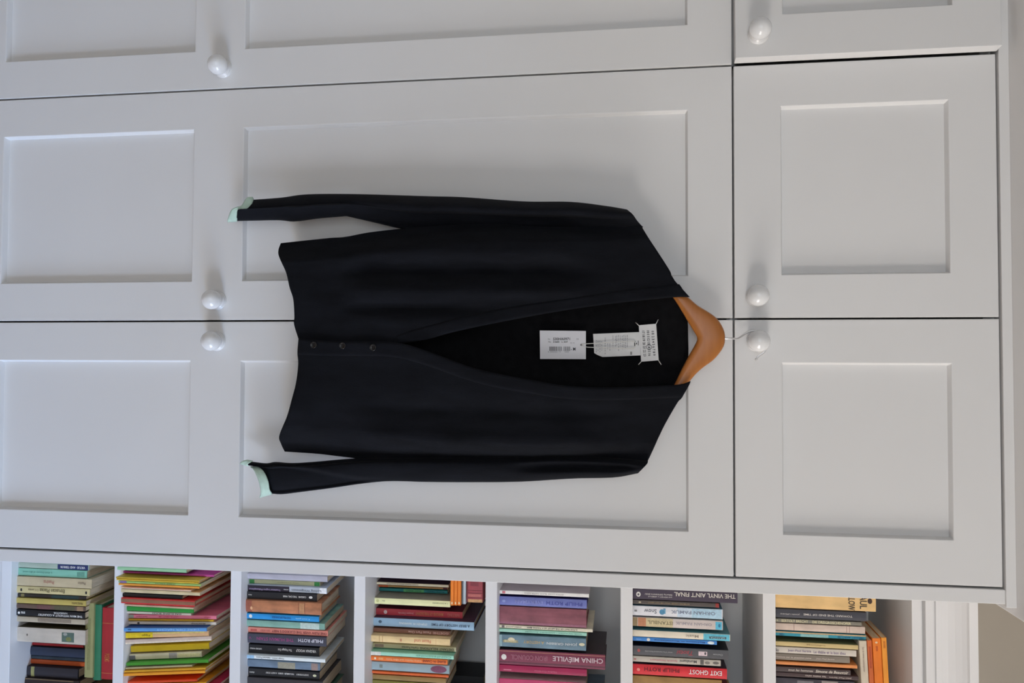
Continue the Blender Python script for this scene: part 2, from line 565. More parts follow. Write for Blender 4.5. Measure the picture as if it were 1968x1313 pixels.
def put_book(mw, w, h, d, color, label, group, texts=(), panels=(), hard=False, cover=None, pale=False, wear=0.12):
    t = empty('book')
    t.matrix_world = mw
    tag(t, label, 'book', group)
    bpy.context.view_layer.update()
    cm, pm, bul = make_book(w, h, d, color, hard, cover, pale, wear)
    for nm, me in (('cover', cm), ('pages', pm)):
        o = bpy.data.objects.new(nm, me)
        COL.objects.link(o)
        o.parent = t

    def surf(fx, z):
        return Vector((fx * w, -bul * math.sin(math.pi * max(0, min(1, fx))), z))
    for pz in panels:
        z0, z1, c = pz[0] * h, pz[1] * h, pz[2]
        f0, f1 = (pz[3], pz[4]) if len(pz) > 4 else (0.02, 0.98)
        oval = len(pz) > 5 and pz[5] == 'oval'
        vs, fs = [], []
        if oval:
            N = 20
            vs.append(surf((f0 + f1) / 2, (z0 + z1) / 2) + Vector((0, -0.0003, 0)))
            for r in (0.5, 1.0):
                for i in range(N):
                    a = 2 * math.pi * i / N
                    vs.append(surf((f0 + f1) / 2 + r * (f1 - f0) / 2 * math.sin(a), (z0 + z1) / 2 + r * (z1 - z0) / 2 * math.cos(a)) + Vector((0, -0.0003, 0)))
            for i in range(N):
                j = (i + 1) % N
                fs += [(0, 1 + i, 1 + j), (1 + i, 1 + N + i, 1 + N + j, 1 + j)]
        else:
            N = 6
            for i in range(N + 1):
                f = f0 + (f1 - f0) * i / N
                for z in (z0, z1): vs.append(surf(f, z) + Vector((0, -0.00016, 0)))
            fs = [(2 * i, 2 * i + 2, 2 * i + 3, 2 * i + 1) for i in range(N)]
        me = bpy.data.meshes.new('spine_panel')
        me.from_pydata(vs, [], fs)
        me.materials.append(ink(c))
        o = bpy.data.objects.new('spine_panel', me)
        COL.objects.link(o)
        o.parent = t
    for tx in texts:
        s, z0, z1, f0, f1, c = tx[:6]
        up = len(tx) > 6 and 'u' in tx[6]
        sh = 0.3 if len(tx) > 6 and 'i' in tx[6] else 0.0
        cross = len(tx) > 6 and 'x' in tx[6]
        vs, fs = text_mesh(s, sh)
        pts = []
        for u, v in vs:
            if cross: fx, z = f0 + (f1 - f0) * u, (z0 + (z1 - z0) * v) * h
            elif up: fx, z = f1 - (f1 - f0) * v, (z0 + (z1 - z0) * u) * h
            else: fx, z = f0 + (f1 - f0) * v, (z1 - (z1 - z0) * u) * h
            pts.append(surf(fx, z) + Vector((0, -0.00045 - 0.3 * bul, 0)))
        me = bpy.data.meshes.new('title')
        me.from_pydata(pts, [], fs)
        me.materials.append(ink(c))
        o = bpy.data.objects.new('title', me)
        COL.objects.link(o)
        o.parent = t
    return t


def row(ci, books, y_fixed=None, tilt=0.0, prev=None, start=0, yaw=0.0, o_tilt=0.0):
    """stand a row of books on shelf ci; each entry is measured where its spine shows"""
    zs = SH[ci]
    n = start
    ltl = math.radians(o_tilt)
    for b in books:
        x0, x1, ya, yb, col, desc = b[:6]
        o = b[6] if len(b) > 6 else {}
        if y_fixed is None:
            # a book's foot on the shelf tells how far in it stands
            Y = 0.325
            for _ in range(30):
                Y += (at(x0, ya, Y).z - zs) * -0.8 if False else (zs - at(x0, ya, Y).z) * (-1.4)
            Y = min(0.40, max(0.255, Y))
        else:
            Y = y_fixed
        Y = o.get('Y', Y + o.get('dy', 0.0))
        tl = math.radians(o.get('tilt', tilt))
        XA = at(x0, ya, Y).x
        if prev is not None: prev += 0.155 * math.tan(max(0.0, ltl - tl))
        ltl = tl
        if prev is not None:
            k = 0
            while XA < prev + 0.0004 and k < 80:
                Y += 0.002
                XA = at(x0, ya, Y).x
                k += 1
        XB = at(x0, yb, Y).x
        w = max(0.0035, (XB - XA) * math.cos(tl) * (1.0 if tl > -0.02 else 0.92))
        h = min(at(x1, (ya + yb) / 2, Y).z - zs, 0.262) / max(0.9, math.cos(tl))
        d = min(o.get('d', 0.66 * h), BB - Y - 0.006)
        zb = zs + (w * math.sin(-tl) if tl < 0 else 0.0)
        ox = XA
        mw = Matrix.Translation((ox, Y, zb + 0.0001)) @ Matrix.Rotation(tl, 4, 'Y') @ Matrix.Rotation(math.radians(o.get('yaw', yaw)), 4, 'Z')
        lab = '%s, %s from wardrobe on %s shelf' % (desc, ORD[n], SHELFN[ci])
        put_book(mw, w - 0.0003, h, d, srgb(*col, k=o.get('k', BK)), lab, 'books standing on the %s shelf' % SHELFN[ci], o.get('t', ()), o.get('p', ()),
                 o.get('hb', False), srgb(*o['cv'], k=o.get('k', BK)) if 'cv' in o else None, o.get('pale', False), o.get('wear', 0.12))
        prev = XA + w / math.cos(tl)
        n += 1
    return prev, n


def lying(ci, x0, x1, ya, yb, col, label, Y=0.325, o=None, slope=0.0):
    """a book lying flat on the standing ones, its spine to the room"""
    o = o or {}
    p, q = at(x0, ya, Y), at(x1, ya, Y)
    r = at(x0, yb, Y)
    w, h = q.z - p.z - 0.0003, r.x - p.x
    d = min(o.get('d', 0.66 * h), BB - Y - 0.006)
    M = Matrix(((0, 0, 1, 0), (0, 1, 0, 0), (1, 0, 0, 0), (0, 0, 0, 1)))      # thickness up, height along x
    M = Matrix(((0, 0, -1, 0), (0, 1, 0, 0), (1, 0, 0, 0), (0, 0, 0, 1)))
    mw = Matrix.Translation((r.x, Y, p.z + 0.0003)) @ Matrix.Rotation(math.radians(-slope), 4, 'Y') @ M
    if slope:
        mw = Matrix.Translation((p.x, Y, p.z + 0.0003)) @ Matrix.Rotation(math.radians(-slope), 4, 'Y') @ Matrix.Translation((h, 0, 0)) @ M
    put_book(mw, w, h, d, srgb(*col, k=o.get('k', BK)), label, 'books lying on the %s shelf' % SHELFN[ci], o.get('t', ()), o.get('p', ()),
             o.get('hb', False), srgb(*o['cv'], k=o.get('k', BK)) if 'cv' in o else None, o.get('pale', False))


WH, BLK, RED, GOLD, GRY = (225, 222, 215), (30, 30, 34), (170, 40, 45), (190, 160, 90), (130, 130, 132)

# lowest shelf
row(0, [
    (35.8, 171, 1081, 1091, (165, 178, 160), 'grey-green paperback with navy title band', {'p': [(.56, .99, (40, 50, 95))], 't': [('VIRTUE · AND TERROR', .6, .95, .3, .75, WH)]}),
    (32, 167, 1091.5, 1106.3, (130, 185, 160), 'mint green paperback', {'t': [('a short history of the novel', .07, .5, .3, .6, (90, 140, 120))], 'p': [(.86, .97, (100, 150, 128), .2, .8)]}),
    (28.5, 176.6, 1107.5, 1125.3, (190, 172, 138), 'buff paperback with faint red title', {'t': [('Phaedrus', .36, .5, .3, .7, (170, 120, 100)), ('Phaidon', .82, .92, .3, .6, (130, 110, 90))]}),
    (26.8, 172.7, 1126, 1139.3, (198, 182, 132), 'cream paperback titled Etruscan Places', {'t': [('Etruscan Places', .32, .66, .2, .75, (100, 90, 60)), ('D. H. Lawrence', .16, .3, .3, .65, (120, 105, 80))], 'p': [(.05, .075, BLK, .3, .75, 'oval'), (.94, .965, BLK, .3, .75, 'oval')]}),
    (34, 165, 1140.5, 1147, (48, 44, 40), 'thin dark patterned paperback', {'p': [(.5, .9, (40, 60, 58)), (.05, .1, (120, 110, 70))]}),
    (32, 165, 1149, 1159.4, (186, 165, 90), 'ochre yellow paperback with small title', {'t': [('FRANZ KAFKA', .8, .96, .3, .7, (90, 70, 40))]}),
    (32, 164, 1160, 1169, (98, 78, 66), 'mottled brown paperback', {'p': [(.3, .5, (110, 75, 70)), (.55, .85, (90, 85, 62)), (.88, .97, (150, 120, 90))], 'wear': .4}),
    (32, 163, 1171, 1183, (30, 31, 34), 'black paperback with white title', {'t': [('THE MAN WITHOUT A COUNTRY', .32, .97, .5, .85, WH), ('NARRATOR', .55, .75, .14, .4, WH), ('arena', .07, .13, .3, .65, WH)], 'p': [(.02, .055, WH, .35, .75, 'oval')]}),
    (33, 163.4, 1184.5, 1195, (178, 164, 140), 'cream paperback with grey-brown title band', {'p': [(.31, .8, (140, 125, 108), .15, .8)]}),
    (33.5, 163.8, 1205, 1233.3, (192, 180, 164), 'thick off-white paperback with green picture', {'cv': (62, 54, 32), 'p': [(.66, .84, (86, 104, 92), .2, .85), (.68, .74, (160, 160, 150), .22, .42, 'oval'), (.72, .8, (118, 122, 70), .5, .8, 'oval'), (.14, .16, (90, 80, 70), .42, .58, 'oval')]}),
    (62, 160, 1235, 1240.5, (170, 35, 40), 'thin bright red paperback set back'),
    (48.8, 164, 1242, 1259, (38, 46, 64), 'navy cloth hardback with rounded spine', {'hb': True}),
    (56, 163, 1259.5, 1266, (44, 56, 66), 'thin blue-black flecked paperback', {'wear': .5}),
    (56, 163, 1266.5, 1275.4, (190, 84, 36), 'orange paperback'),
    (33.5, 150, 1279, 1299, (40, 36, 42), 'black hardback with tan band near its foot', {'hb': True, 'p': [(.085, .15, (150, 145, 90))]}),
    (25, 152, 1301, 1322, (44, 32, 30), 'dark brown hardback with cream edge', {'hb': True, 'p': [(.0, .9, (130, 110, 80), .05, .12)]}),
])
lying(0, 164.5, 180.5, 1159, 1302, (150, 146, 98), 'olive cream book lying flat on the lowest shelf books', 0.325, {'p': [(.1, .8, (132, 130, 84), .3, .7)]})
lying(0, 181.2, 196, 1162, 1307, (44, 110, 76), 'green cloth book lying flat between olive and red books', 0.332, {'hb': True, 'd': .1})
lying(0, 196.8, 220, 1168, 1305, (160, 38, 42), 'red cloth book lying flat under the second shelf', 0.330, {'hb': True, 'd': .1, 't': [('POEMS', .25, .36, .3, .7, (190, 110, 60))], 'p': [(.78, .79, (180, 100, 60)), (.08, .09, (180, 100, 60))]})

# second shelf: thin picture books, the later ones leaning
pv, nn = row(1, [
    (212, 358, 1089, 1095.3, (150, 195, 150), 'pale green thin picture book', {'Y': 0.262, 'd': .2}),
    (232, 411, 1097.5, 1101.5, (185, 70, 135), 'magenta thin picture book set back', {'d': .2, 'Y': 0.285}),
    (222.8, 383, 1108.8, 1112, (196, 160, 52), 'mustard thin picture book', {'d': .22}),
    (222.8, 381, 1112.2, 1115.5, (206, 172, 60), 'golden yellow thin picture book', {'d': .22}),
    (227.7, 385.6, 1116, 1120.3, (150, 185, 110), 'lime green thin book with violet end', {'d': .22, 'p': [(.02, .1, (130, 110, 160))], 't': [('JAMIE KRÜSS', .45, .7, .2, .8, (60, 80, 50))], 'cv': (190, 205, 190)}),
    (222.8, 383, 1120.5, 1124.8, (225, 150, 60), 'orange thin picture book', {'d': .21}),
    (232, 367, 1127.7, 1131.4, (214, 190, 165), 'pinkish cream thin booklet', {'d': .2, 'p': [(.05, .9, (190, 110, 100), .1, .35)]}),
    (232.6, 384, 1132, 1138.7, (205, 190, 150), 'torn cream booklet', {'d': .2, 'wear': .25}),
    (235.6, 350, 1140.5, 1146.8, (38, 36, 38), 'black short thin book', {'d': .15}),
    (230, 374.6, 1148.4, 1159.4, (140, 96, 72), 'red boarded book with worn brown spine', {'hb': True, 'd': .2, 'cv': (205, 40, 42), 'wear': .25, 'p': [(0, 1, (200, 44, 46), .0, .16), (0, 1, (200, 44, 46), .8, 1.0)]}),
    (240, 372, 1161, 1165.2, (200, 180, 150), 'cream speckled thin book', {'d': .19, 'wear': .3}),
    (240.5, 372, 1165.6, 1174, (46, 140, 58), 'grass green picture book', {'tilt': -.7, 'd': .19}),
    (240.5, 367, 1174.6, 1179.5, (205, 195, 178), 'off-white thin book with black lettering', {'tilt': -.9, 'd': .19, 't': [('DAS KLEINE BUCH', .4, .85, .2, .8, BLK)]}),
    (236, 415.5, 1180.7, 1188.5, (222, 122, 140), 'pink picture book with red title', {'tilt': -2, 'd': .21, 'p': [(.0, .06, (140, 140, 120))], 't': [('LOTTA ZIEHT UM', .35, .57, .25, .7, (190, 60, 85)), ('Astrid Lindgren', .09, .22, .25, .7, (150, 80, 90)), ('Oetinger', .86, .94, .25, .7, (190, 70, 90))]}),
    (236.8, 410, 1189, 1193.3, (205, 160, 40), 'golden thin picture book below pink one', {'tilt': -2.2, 'd': .21}),
    (236, 415, 1194, 1200.5, (205, 195, 178), 'white picture book with black emblem', {'tilt': -2.4, 'd': .21, 'p': [(.1, .13, BLK, .2, .8, 'oval')], 't': [('Michel bringt', .72, .88, .2, .8, (90, 80, 80))]}),
    (232.6, 396.6, 1207, 1215, (92, 150, 205), 'sky blue picture book', {'tilt': -3, 'd': .22, 'cv': (40, 80, 140), 't': [('TIERE DER NACHT', .4, .92, .2, .7, (150, 190, 225)), ('Ravens', .05, .09, .3, .7, BLK)]}),
    (232.6, 400, 1216, 1227.6, (215, 170, 120), 'tan picture book with yellow foot', {'tilt': -4.2, 'd': .22, 'wear': .25, 'p': [(.0, .33, (222, 190, 30)), (.33, .95, (225, 200, 120), .05, .35)], 't': [('Pippi', .2, .3, .3, .75, (120, 100, 20))]}),
], None)
row(1, [
    (236, 405, 1230, 1239.4, (205, 182, 165), 'pinkish cream leaning picture book', {'d': .22, 'wear': .2, 'p': [(0, 1, (222, 205, 180), .6, .98)]}),
    (250, 400, 1242.4, 1255.5, (195, 165, 20), 'olive yellow leaning picture book', {'d': .2}),
    (248, 386, 1258, 1270.3, (212, 205, 170), 'cream leaning picture book with grey figures', {'d': .2, 'p': [(.0, .08, (110, 110, 112), .2, .95), (.55, .66, (165, 160, 150)), (.68, .98, (222, 215, 160), .2, .8)]}),
    (242, 399, 1274, 1281.3, (72, 150, 50), 'leaf green leaning picture book', {'d': .2}),
    (240.5, 368.5, 1284, 1287.6, (222, 208, 165), 'pale cream thin leaning booklet', {'d': .18}),
    (234, 394, 1289.5, 1294, (225, 165, 45), 'amber leaning picture book', {'d': .21}),
    (234, 393, 1294.6, 1300.8, (228, 150, 40), 'orange leaning picture book', {'d': .21}),
    (245, 378, 1310, 1315.5, (205, 70, 35), 'orange-red leaning picture book', {'d': .2}),
    (245, 395, 1317, 1323, (220, 180, 60), 'yellow leaning picture book', {'d': .2}),
    (245, 416, 1324, 1330, (190, 50, 90), 'raspberry leaning picture book', {'d': .2}),
], None, -5.3, pv, nn, 0, -4.2)

# third shelf
row(2, [
    (475.6, 629, 1102, 1113, (178, 175, 185), 'lilac grey paperback'),
    (479.5, 615, 1113.4, 1121.5, (198, 198, 155), 'cream paperback with green ends', {'p': [(.0, .07, (70, 150, 80)), (.92, .995, (70, 150, 80))], 't': [('the voyages', .4, .7, .3, .6, (170, 165, 130))]}),
    (476, 628, 1124, 1135.5, (182, 188, 195), 'grey and black philosophy paperback with white tip', {'p': [(.0, .53, (38, 30, 44)), (.91, .995, (235, 238, 240))], 't': [('Ludwig Wittgenstein', .56, .93, .3, .75, (90, 95, 100)), ('Tractatus Logico-Philosophicus', .02, .42, .45, .85, (170, 150, 180)), ('suhrkamp', .46, .52, .4, .65, WH)]}),
    (469.5, 608.7, 1136.5, 1151, (36, 36, 39), 'black paperback on Roman civil war', {'t': [('CAESAR', .74, .85, .3, .55, WH), ('THE CIVIL WAR', .52, .72, .3, .55, WH), ('classics', .02, .07, .35, .55, WH)], 'p': [(.89, .94, WH, .25, .6, 'oval')]}),
    (471, 617.6, 1153, 1176.6, (172, 112, 76), 'worn brown leather hardback', {'hb': True, 'wear': .4, 'p': [(.70, .705, (120, 66, 46)), (.78, .785, (120, 66, 46)), (.06, .09, (215, 165, 120), .5, .8, 'oval'), (.0, .08, (150, 84, 62)), (.71, .775, (186, 134, 92), .1, .9)]}),
    (474.5, 613, 1178.6, 1189.8, (40, 142, 205), 'bright blue paperback with white oval', {'p': [(.03, .075, WH, .15, .8, 'oval')], 't': [('THE PELOPONNESE', .35, .62, .3, .65, (20, 70, 130)), ('A short guide', .68, .88, .3, .65, (150, 205, 235))]}),
    (474.5, 624, 1191.5, 1204, (128, 168, 152), 'green-grey paperback with pale label', {'wear': .25, 'p': [(.69, .93, (188, 205, 195), .02, .98)]}),
    (477, 630, 1205, 1216, (222, 138, 122), 'salmon pink paperback with dark red title', {'t': [("ONE FLEW OVER THE CUCKOO'S NEST", .3, .99, .3, .7, (110, 35, 40)), ('KEN KESEY', .15, .28, .35, .65, (170, 80, 75))], 'p': [(.03, .11, (190, 90, 80), .3, .7)]}),
    (475.6, 627, 1217.4, 1236, (66, 66, 78), 'slate grey paperback with white and purple title', {'t': [('PHILIP ROTH', .65, .96, .25, .6, (215, 215, 222)), ('THE HUMAN STAIN', .12, .59, .3, .65, (150, 62, 115)), ('V', .02, .05, .3, .55, (150, 62, 115))]}),
    (478, 613, 1238, 1256, (30, 31, 34), 'black paperback with white serif title', {'t': [('VIRGINIA WOOLF', .68, .96, .25, .55, WH), ('The Voyage Out', .42, .62, .22, .55, WH), ('OXFORD WORLD', .02, .19, .36, .52, WH)]}),
    (474, 625, 1258.7, 1266, (225, 232, 228), 'white thin paperback with pale blue foot', {'p': [(.0, .09, (150, 185, 210))], 't': [('Selected Poems', .12, .3, .25, .75, (120, 120, 120)), ('Vintage Letters', .33, .48, .25, .75, (100, 100, 100))]}),
    (475.6, 615, 1267.5, 1282, (104, 122, 140), 'blue-grey paperback with landscape spine', {'wear': .3, 'p': [(.42, .66, (150, 146, 128), .1, .98), (.88, .97, (150, 128, 120))]}),
    (477, 613.7, 1284, 1300, (34, 34, 36), 'black paperback with white disc at its head', {'t': [('DOSTOYEVSKY', .68, .85, .32, .52, WH), ('THE GAMBLER · BOBOK · A NASTY STORY', .25, .65, .32, .52, WH), ('classics', .02, .09, .4, .6, WH)], 'p': [(.91, .96, (215, 215, 180), .3, .6, 'oval')]}),
    (473, 620, 1301.5, 1324, (58, 54, 56), 'dark grey thick paperback', {'wear': .2}),
], None, 0, None, 0, 4)

# fourth shelf
row(3, [
    (724, 862, 1118.6, 1123.8, (205, 195, 165), 'cream thin paperback with small black title', {'cv': (60, 40, 60), 't': [('RUSSIAN PEASANT ROOTS OF REVOLUTION', .14, .58, .3, .7, (110, 100, 90))]}),
    (727.5, 861, 1124.2, 1128, (196, 150, 90), 'tan thin paperback with orange foot', {'p': [(.0, .14, (215, 100, 50)), (.93, .99, (90, 35, 45))]}),
    (728.6, 860, 1130, 1136, (38, 130, 130), 'teal paperback with green middle', {'p': [(.36, .66, (92, 170, 110))], 't': [('SILENT SPRING', .4, .62, .25, .75, (30, 90, 70)), ('Rachel Carson', .7, .95, .25, .75, (30, 60, 80))]}),
    (720, 865, 1149, 1161.4, (230, 230, 175), 'pale yellow paperback with grey sides', {'cv': (175, 170, 150), 'pale': True, 't': [('F. M. DOSTOJEWSKI', .77, .97, .25, .5, (150, 150, 110)), ('dtv', .1, .14, .3, .55, (150, 150, 110))], 'p': [(.02, .06, (205, 205, 140), .2, .7, 'oval')]}),
    (722.8, 888.7, 1169, 1182, (190, 68, 78), 'crimson paperback with gold title', {'cv': (84, 24, 40), 't': [('Jacques Derrida', .26, .44, .35, .7, (215, 160, 160)), ('MARGINS OF PHILOSOPHY', .46, .78, .25, .75, (200, 130, 90)), ('WRITING', .83, .97, .25, .75, (205, 120, 110))], 'p': [(.09, .13, (230, 200, 200), .2, .8, 'oval')]}),
    (717, 911, 1187, 1203.5, (150, 182, 205), 'tall light blue hardback on time', {'hb': True, 'cv': (66, 40, 62), 't': [('A BRIEF HISTORY OF TIME', .58, .96, .3, .6, (50, 65, 85)), ('STEPHEN W. HAWKING', .26, .54, .35, .6, (225, 235, 242))], 'p': [(.05, .085, (70, 95, 115), .25, .6, 'oval')]}),
    (717.5, 865, 1207, 1215, (140, 98, 80), 'brown paperback titled Faust', {'t': [('GOETHE', .78, .98, .2, .75, (220, 180, 170)), ('Faust Part One', .46, .75, .2, .8, (225, 190, 180))]}),
    (713.4, 865, 1221, 1234, (232, 198, 145), 'yellowed paper covered book', {'wear': .2, 'p': [(.1, .11, (200, 160, 110)), (.14, .15, (200, 160, 110)), (.82, .825, (215, 170, 120))], 't': [('Faust und', .55, .76, .25, .75, (215, 140, 105)), ('1', .37, .39, .3, .7, (190, 130, 95))]}),
    (717, 876.5, 1236, 1245, (190, 185, 150), 'sage cream paperback with black title', {'t': [('DISTANT RELATIONS', .57, .97, .3, .8, (80, 75, 60)), ('Carlos Fuentes', .35, .55, .3, .8, (95, 90, 75))], 'p': [(.02, .13, (150, 130, 115), .15, .8)]}),
    (713, 872, 1252, 1259.6, (160, 215, 190), 'mint paperback with white corner', {'cv': (140, 200, 175), 'p': [(.0, .12, (215, 215, 205))], 't': [('CONFESSIONS', .55, .97, .2, .7, (120, 180, 150))]}),
    (712, 860, 1260.3, 1270, (232, 118, 50), 'orange paperback with dark red title', {'t': [('ISLAND IN CHAINS', .68, .98, .2, .7, (110, 30, 30)), ('Indres Naidoo and Albie Sachs', .2, .66, .3, .7, (240, 185, 140))], 'p': [(.04, .07, (240, 215, 190), .25, .7, 'oval'), (.1, .16, (240, 160, 100), .25, .7)]}),
    (714.6, 863.6, 1271, 1288, (146, 166, 172), 'grey-blue paperback with plum oval', {'p': [(.76, .965, (122, 66, 92), .08, .92, 'oval'), (.1, .14, (120, 130, 125), .3, .7)]}),
    (715, 862, 1289.4, 1294.6, (216, 98, 44), 'thin orange-red paperback'),
    (716, 857, 1296, 1306, (150, 122, 72), 'khaki brown paperback', {'wear': .2}),
    (716, 857, 1307, 1322, (130, 124, 60), 'olive green paperback'),
], None, 0, None, 0, 3)
for k, (a, b, nm) in enumerate(((0.5150, 0.0270, 'grey'), (0.5425, 0.0270, 'tan'))):      # they carry the left end of the lying pile
    put_book(Matrix.Translation((a, 0.335, SH[3] + 0.0001)), b, at(864.8, 1120, 0.325).z - SH[3], 0.12, srgb(120, 110, 98), '%s book tucked against the bookcase side under the orange paperbacks' % nm, 'books standing on the fourth shelf')
for k, (a, b) in enumerate(((865.6, 872.3), (872.5, 879.0), (879.2, 886.0))):
    lying(3, a, b, 1085, 1163.8, (240, 128, 44), '%s of three orange paperbacks lying on the fourth shelf books' % ('lowest', 'middle', 'topmost')[k], 0.318,
          {'p': [(.03, .09, (250, 215, 180), .3, .7, 'oval')], 'd': .11})
lying(3, 887.6, 895.6, 1080, 1161, (185, 195, 200), 'pale grey thin book lying between orange and maroon books', 0.325, {'d': .11, 'p': [(0, 1, (90, 105, 112), .02, .4)]})
lying(3, 896.6, 928, 1075, 1157, (158, 72, 78), 'thick ornate maroon book lying on the fourth shelf books', 0.325,
      {'hb': True, 'd': .12, 'p': [(.0, .99, (120, 52, 58), .02, .1), (.0, .07, (205, 160, 110), .02, .98), (.1, .11, (96, 40, 48)), (.21, .22, (96, 40, 48)), (.27, .28, (96, 40, 48)), (.38, .62, (132, 58, 66), .25, .75), (.13, .19, (186, 108, 100), .1, .9)]})
row(3, [(745, 929, 1290, 1315, (26, 26, 30), 'tall black hardback standing behind other books', {'Y': 0.485, 'd': .09, 'hb': True})], 0.485, 0, None, 15)

# fifth shelf
row(4, [
    (959, 1132, 1134.5, 1141.6, (232, 228, 222), 'white thin paperback with picture cover', {'cv': (170, 160, 165), 'pale': True, 't': [('ATTICA LOCKE  BLACK WATER RISING', .28, .72, .3, .7, (170, 165, 160))], 'p': [(.03, .065, (205, 120, 130), .15, .85)]}),
    (960, 1127.6, 1146, 1163, (110, 118, 180), 'blue hardback with navy author name', {'hb': True, 'cv': (44, 36, 110), 't': [('PHILIP ROTH', .54, .95, .3, .72, (70, 75, 150)), ('EVERYMAN', .18, .5, .3, .7, (135, 140, 195))], 'p': [(.03, .07, (140, 150, 200), .35, .65, 'oval')]}),
    (958.5, 1127, 1164.5, 1199, (132, 76, 86), 'thick worn maroon cloth hardback', {'hb': True, 'wear': .3, 'p': [(0, 1, (150, 94, 112), .86, .99)]}),
    (960, 1139, 1200.6, 1207, (222, 214, 190), 'cream thin paperback with long black title', {'pale': True, 't': [('A PORTRAIT OF THE ARTIST AS A YOUNG MAN', .3, .84, .25, .75, (80, 75, 75)), ('JAMES JOYCE', .07, .24, .3, .7, (120, 110, 105))], 'p': [(.025, .055, (110, 100, 100), .15, .85)]}),
    (965, 1127.6, 1208.5, 1215, (160, 210, 190), 'mint thin paperback', {'t': [('THE WAVES · JACOBS ROOM', .3, .95, .3, .7, (110, 160, 145))]}),
    (962, 1126.3, 1219.6, 1243, (106, 132, 146), 'steel blue thick paperback with pale lettering', {'wear': .3, 'p': [(.06, .2, (196, 190, 160), .4, .62), (.1, .18, (225, 215, 185), .2, .55, 'oval'), (.92, .985, (222, 214, 180), .35, .6, 'oval'), (.0, .03, (150, 175, 180))],
                                  't': [('SCIENCE', .04, .22, .42, .62, (190, 175, 120)), ('A HISTORY', .28, .52, .38, .62, (190, 165, 110)), ('JOHN GRIBBIN', .55, .9, .36, .62, (200, 205, 205))]}),
    (960.5, 1163, 1248, 1276.5, (128, 56, 78), 'tall burgundy hardback with silver name', {'hb': True, 'cv': (52, 40, 46), 't': [('CHINA MIÉVILLE', .51, .98, .25, .66, (210, 190, 195)), ('IRON COUNCIL', .11, .46, .28, .62, (158, 100, 116))],
                                'p': [(.02, .07, WH, .3, .68, 'oval'), (0, 1, (206, 150, 120), .085, .11), (0, 1, (92, 36, 54), .78, .9)]}),
    (962.5, 1127.6, 1277.5, 1291, (160, 32, 78), 'crimson paperback below burgundy hardback', {'t': [('Nadine Gordimer', .4, .66, .5, .75, (195, 100, 130))], 'p': [(.05, .14, (200, 120, 140), .6, .75)]}),
    (958.5, 1126, 1303.5, 1325, (196, 70, 112), 'raspberry pink thick paperback with grey sides', {'cv': (190, 182, 176)}),
], 0.325)

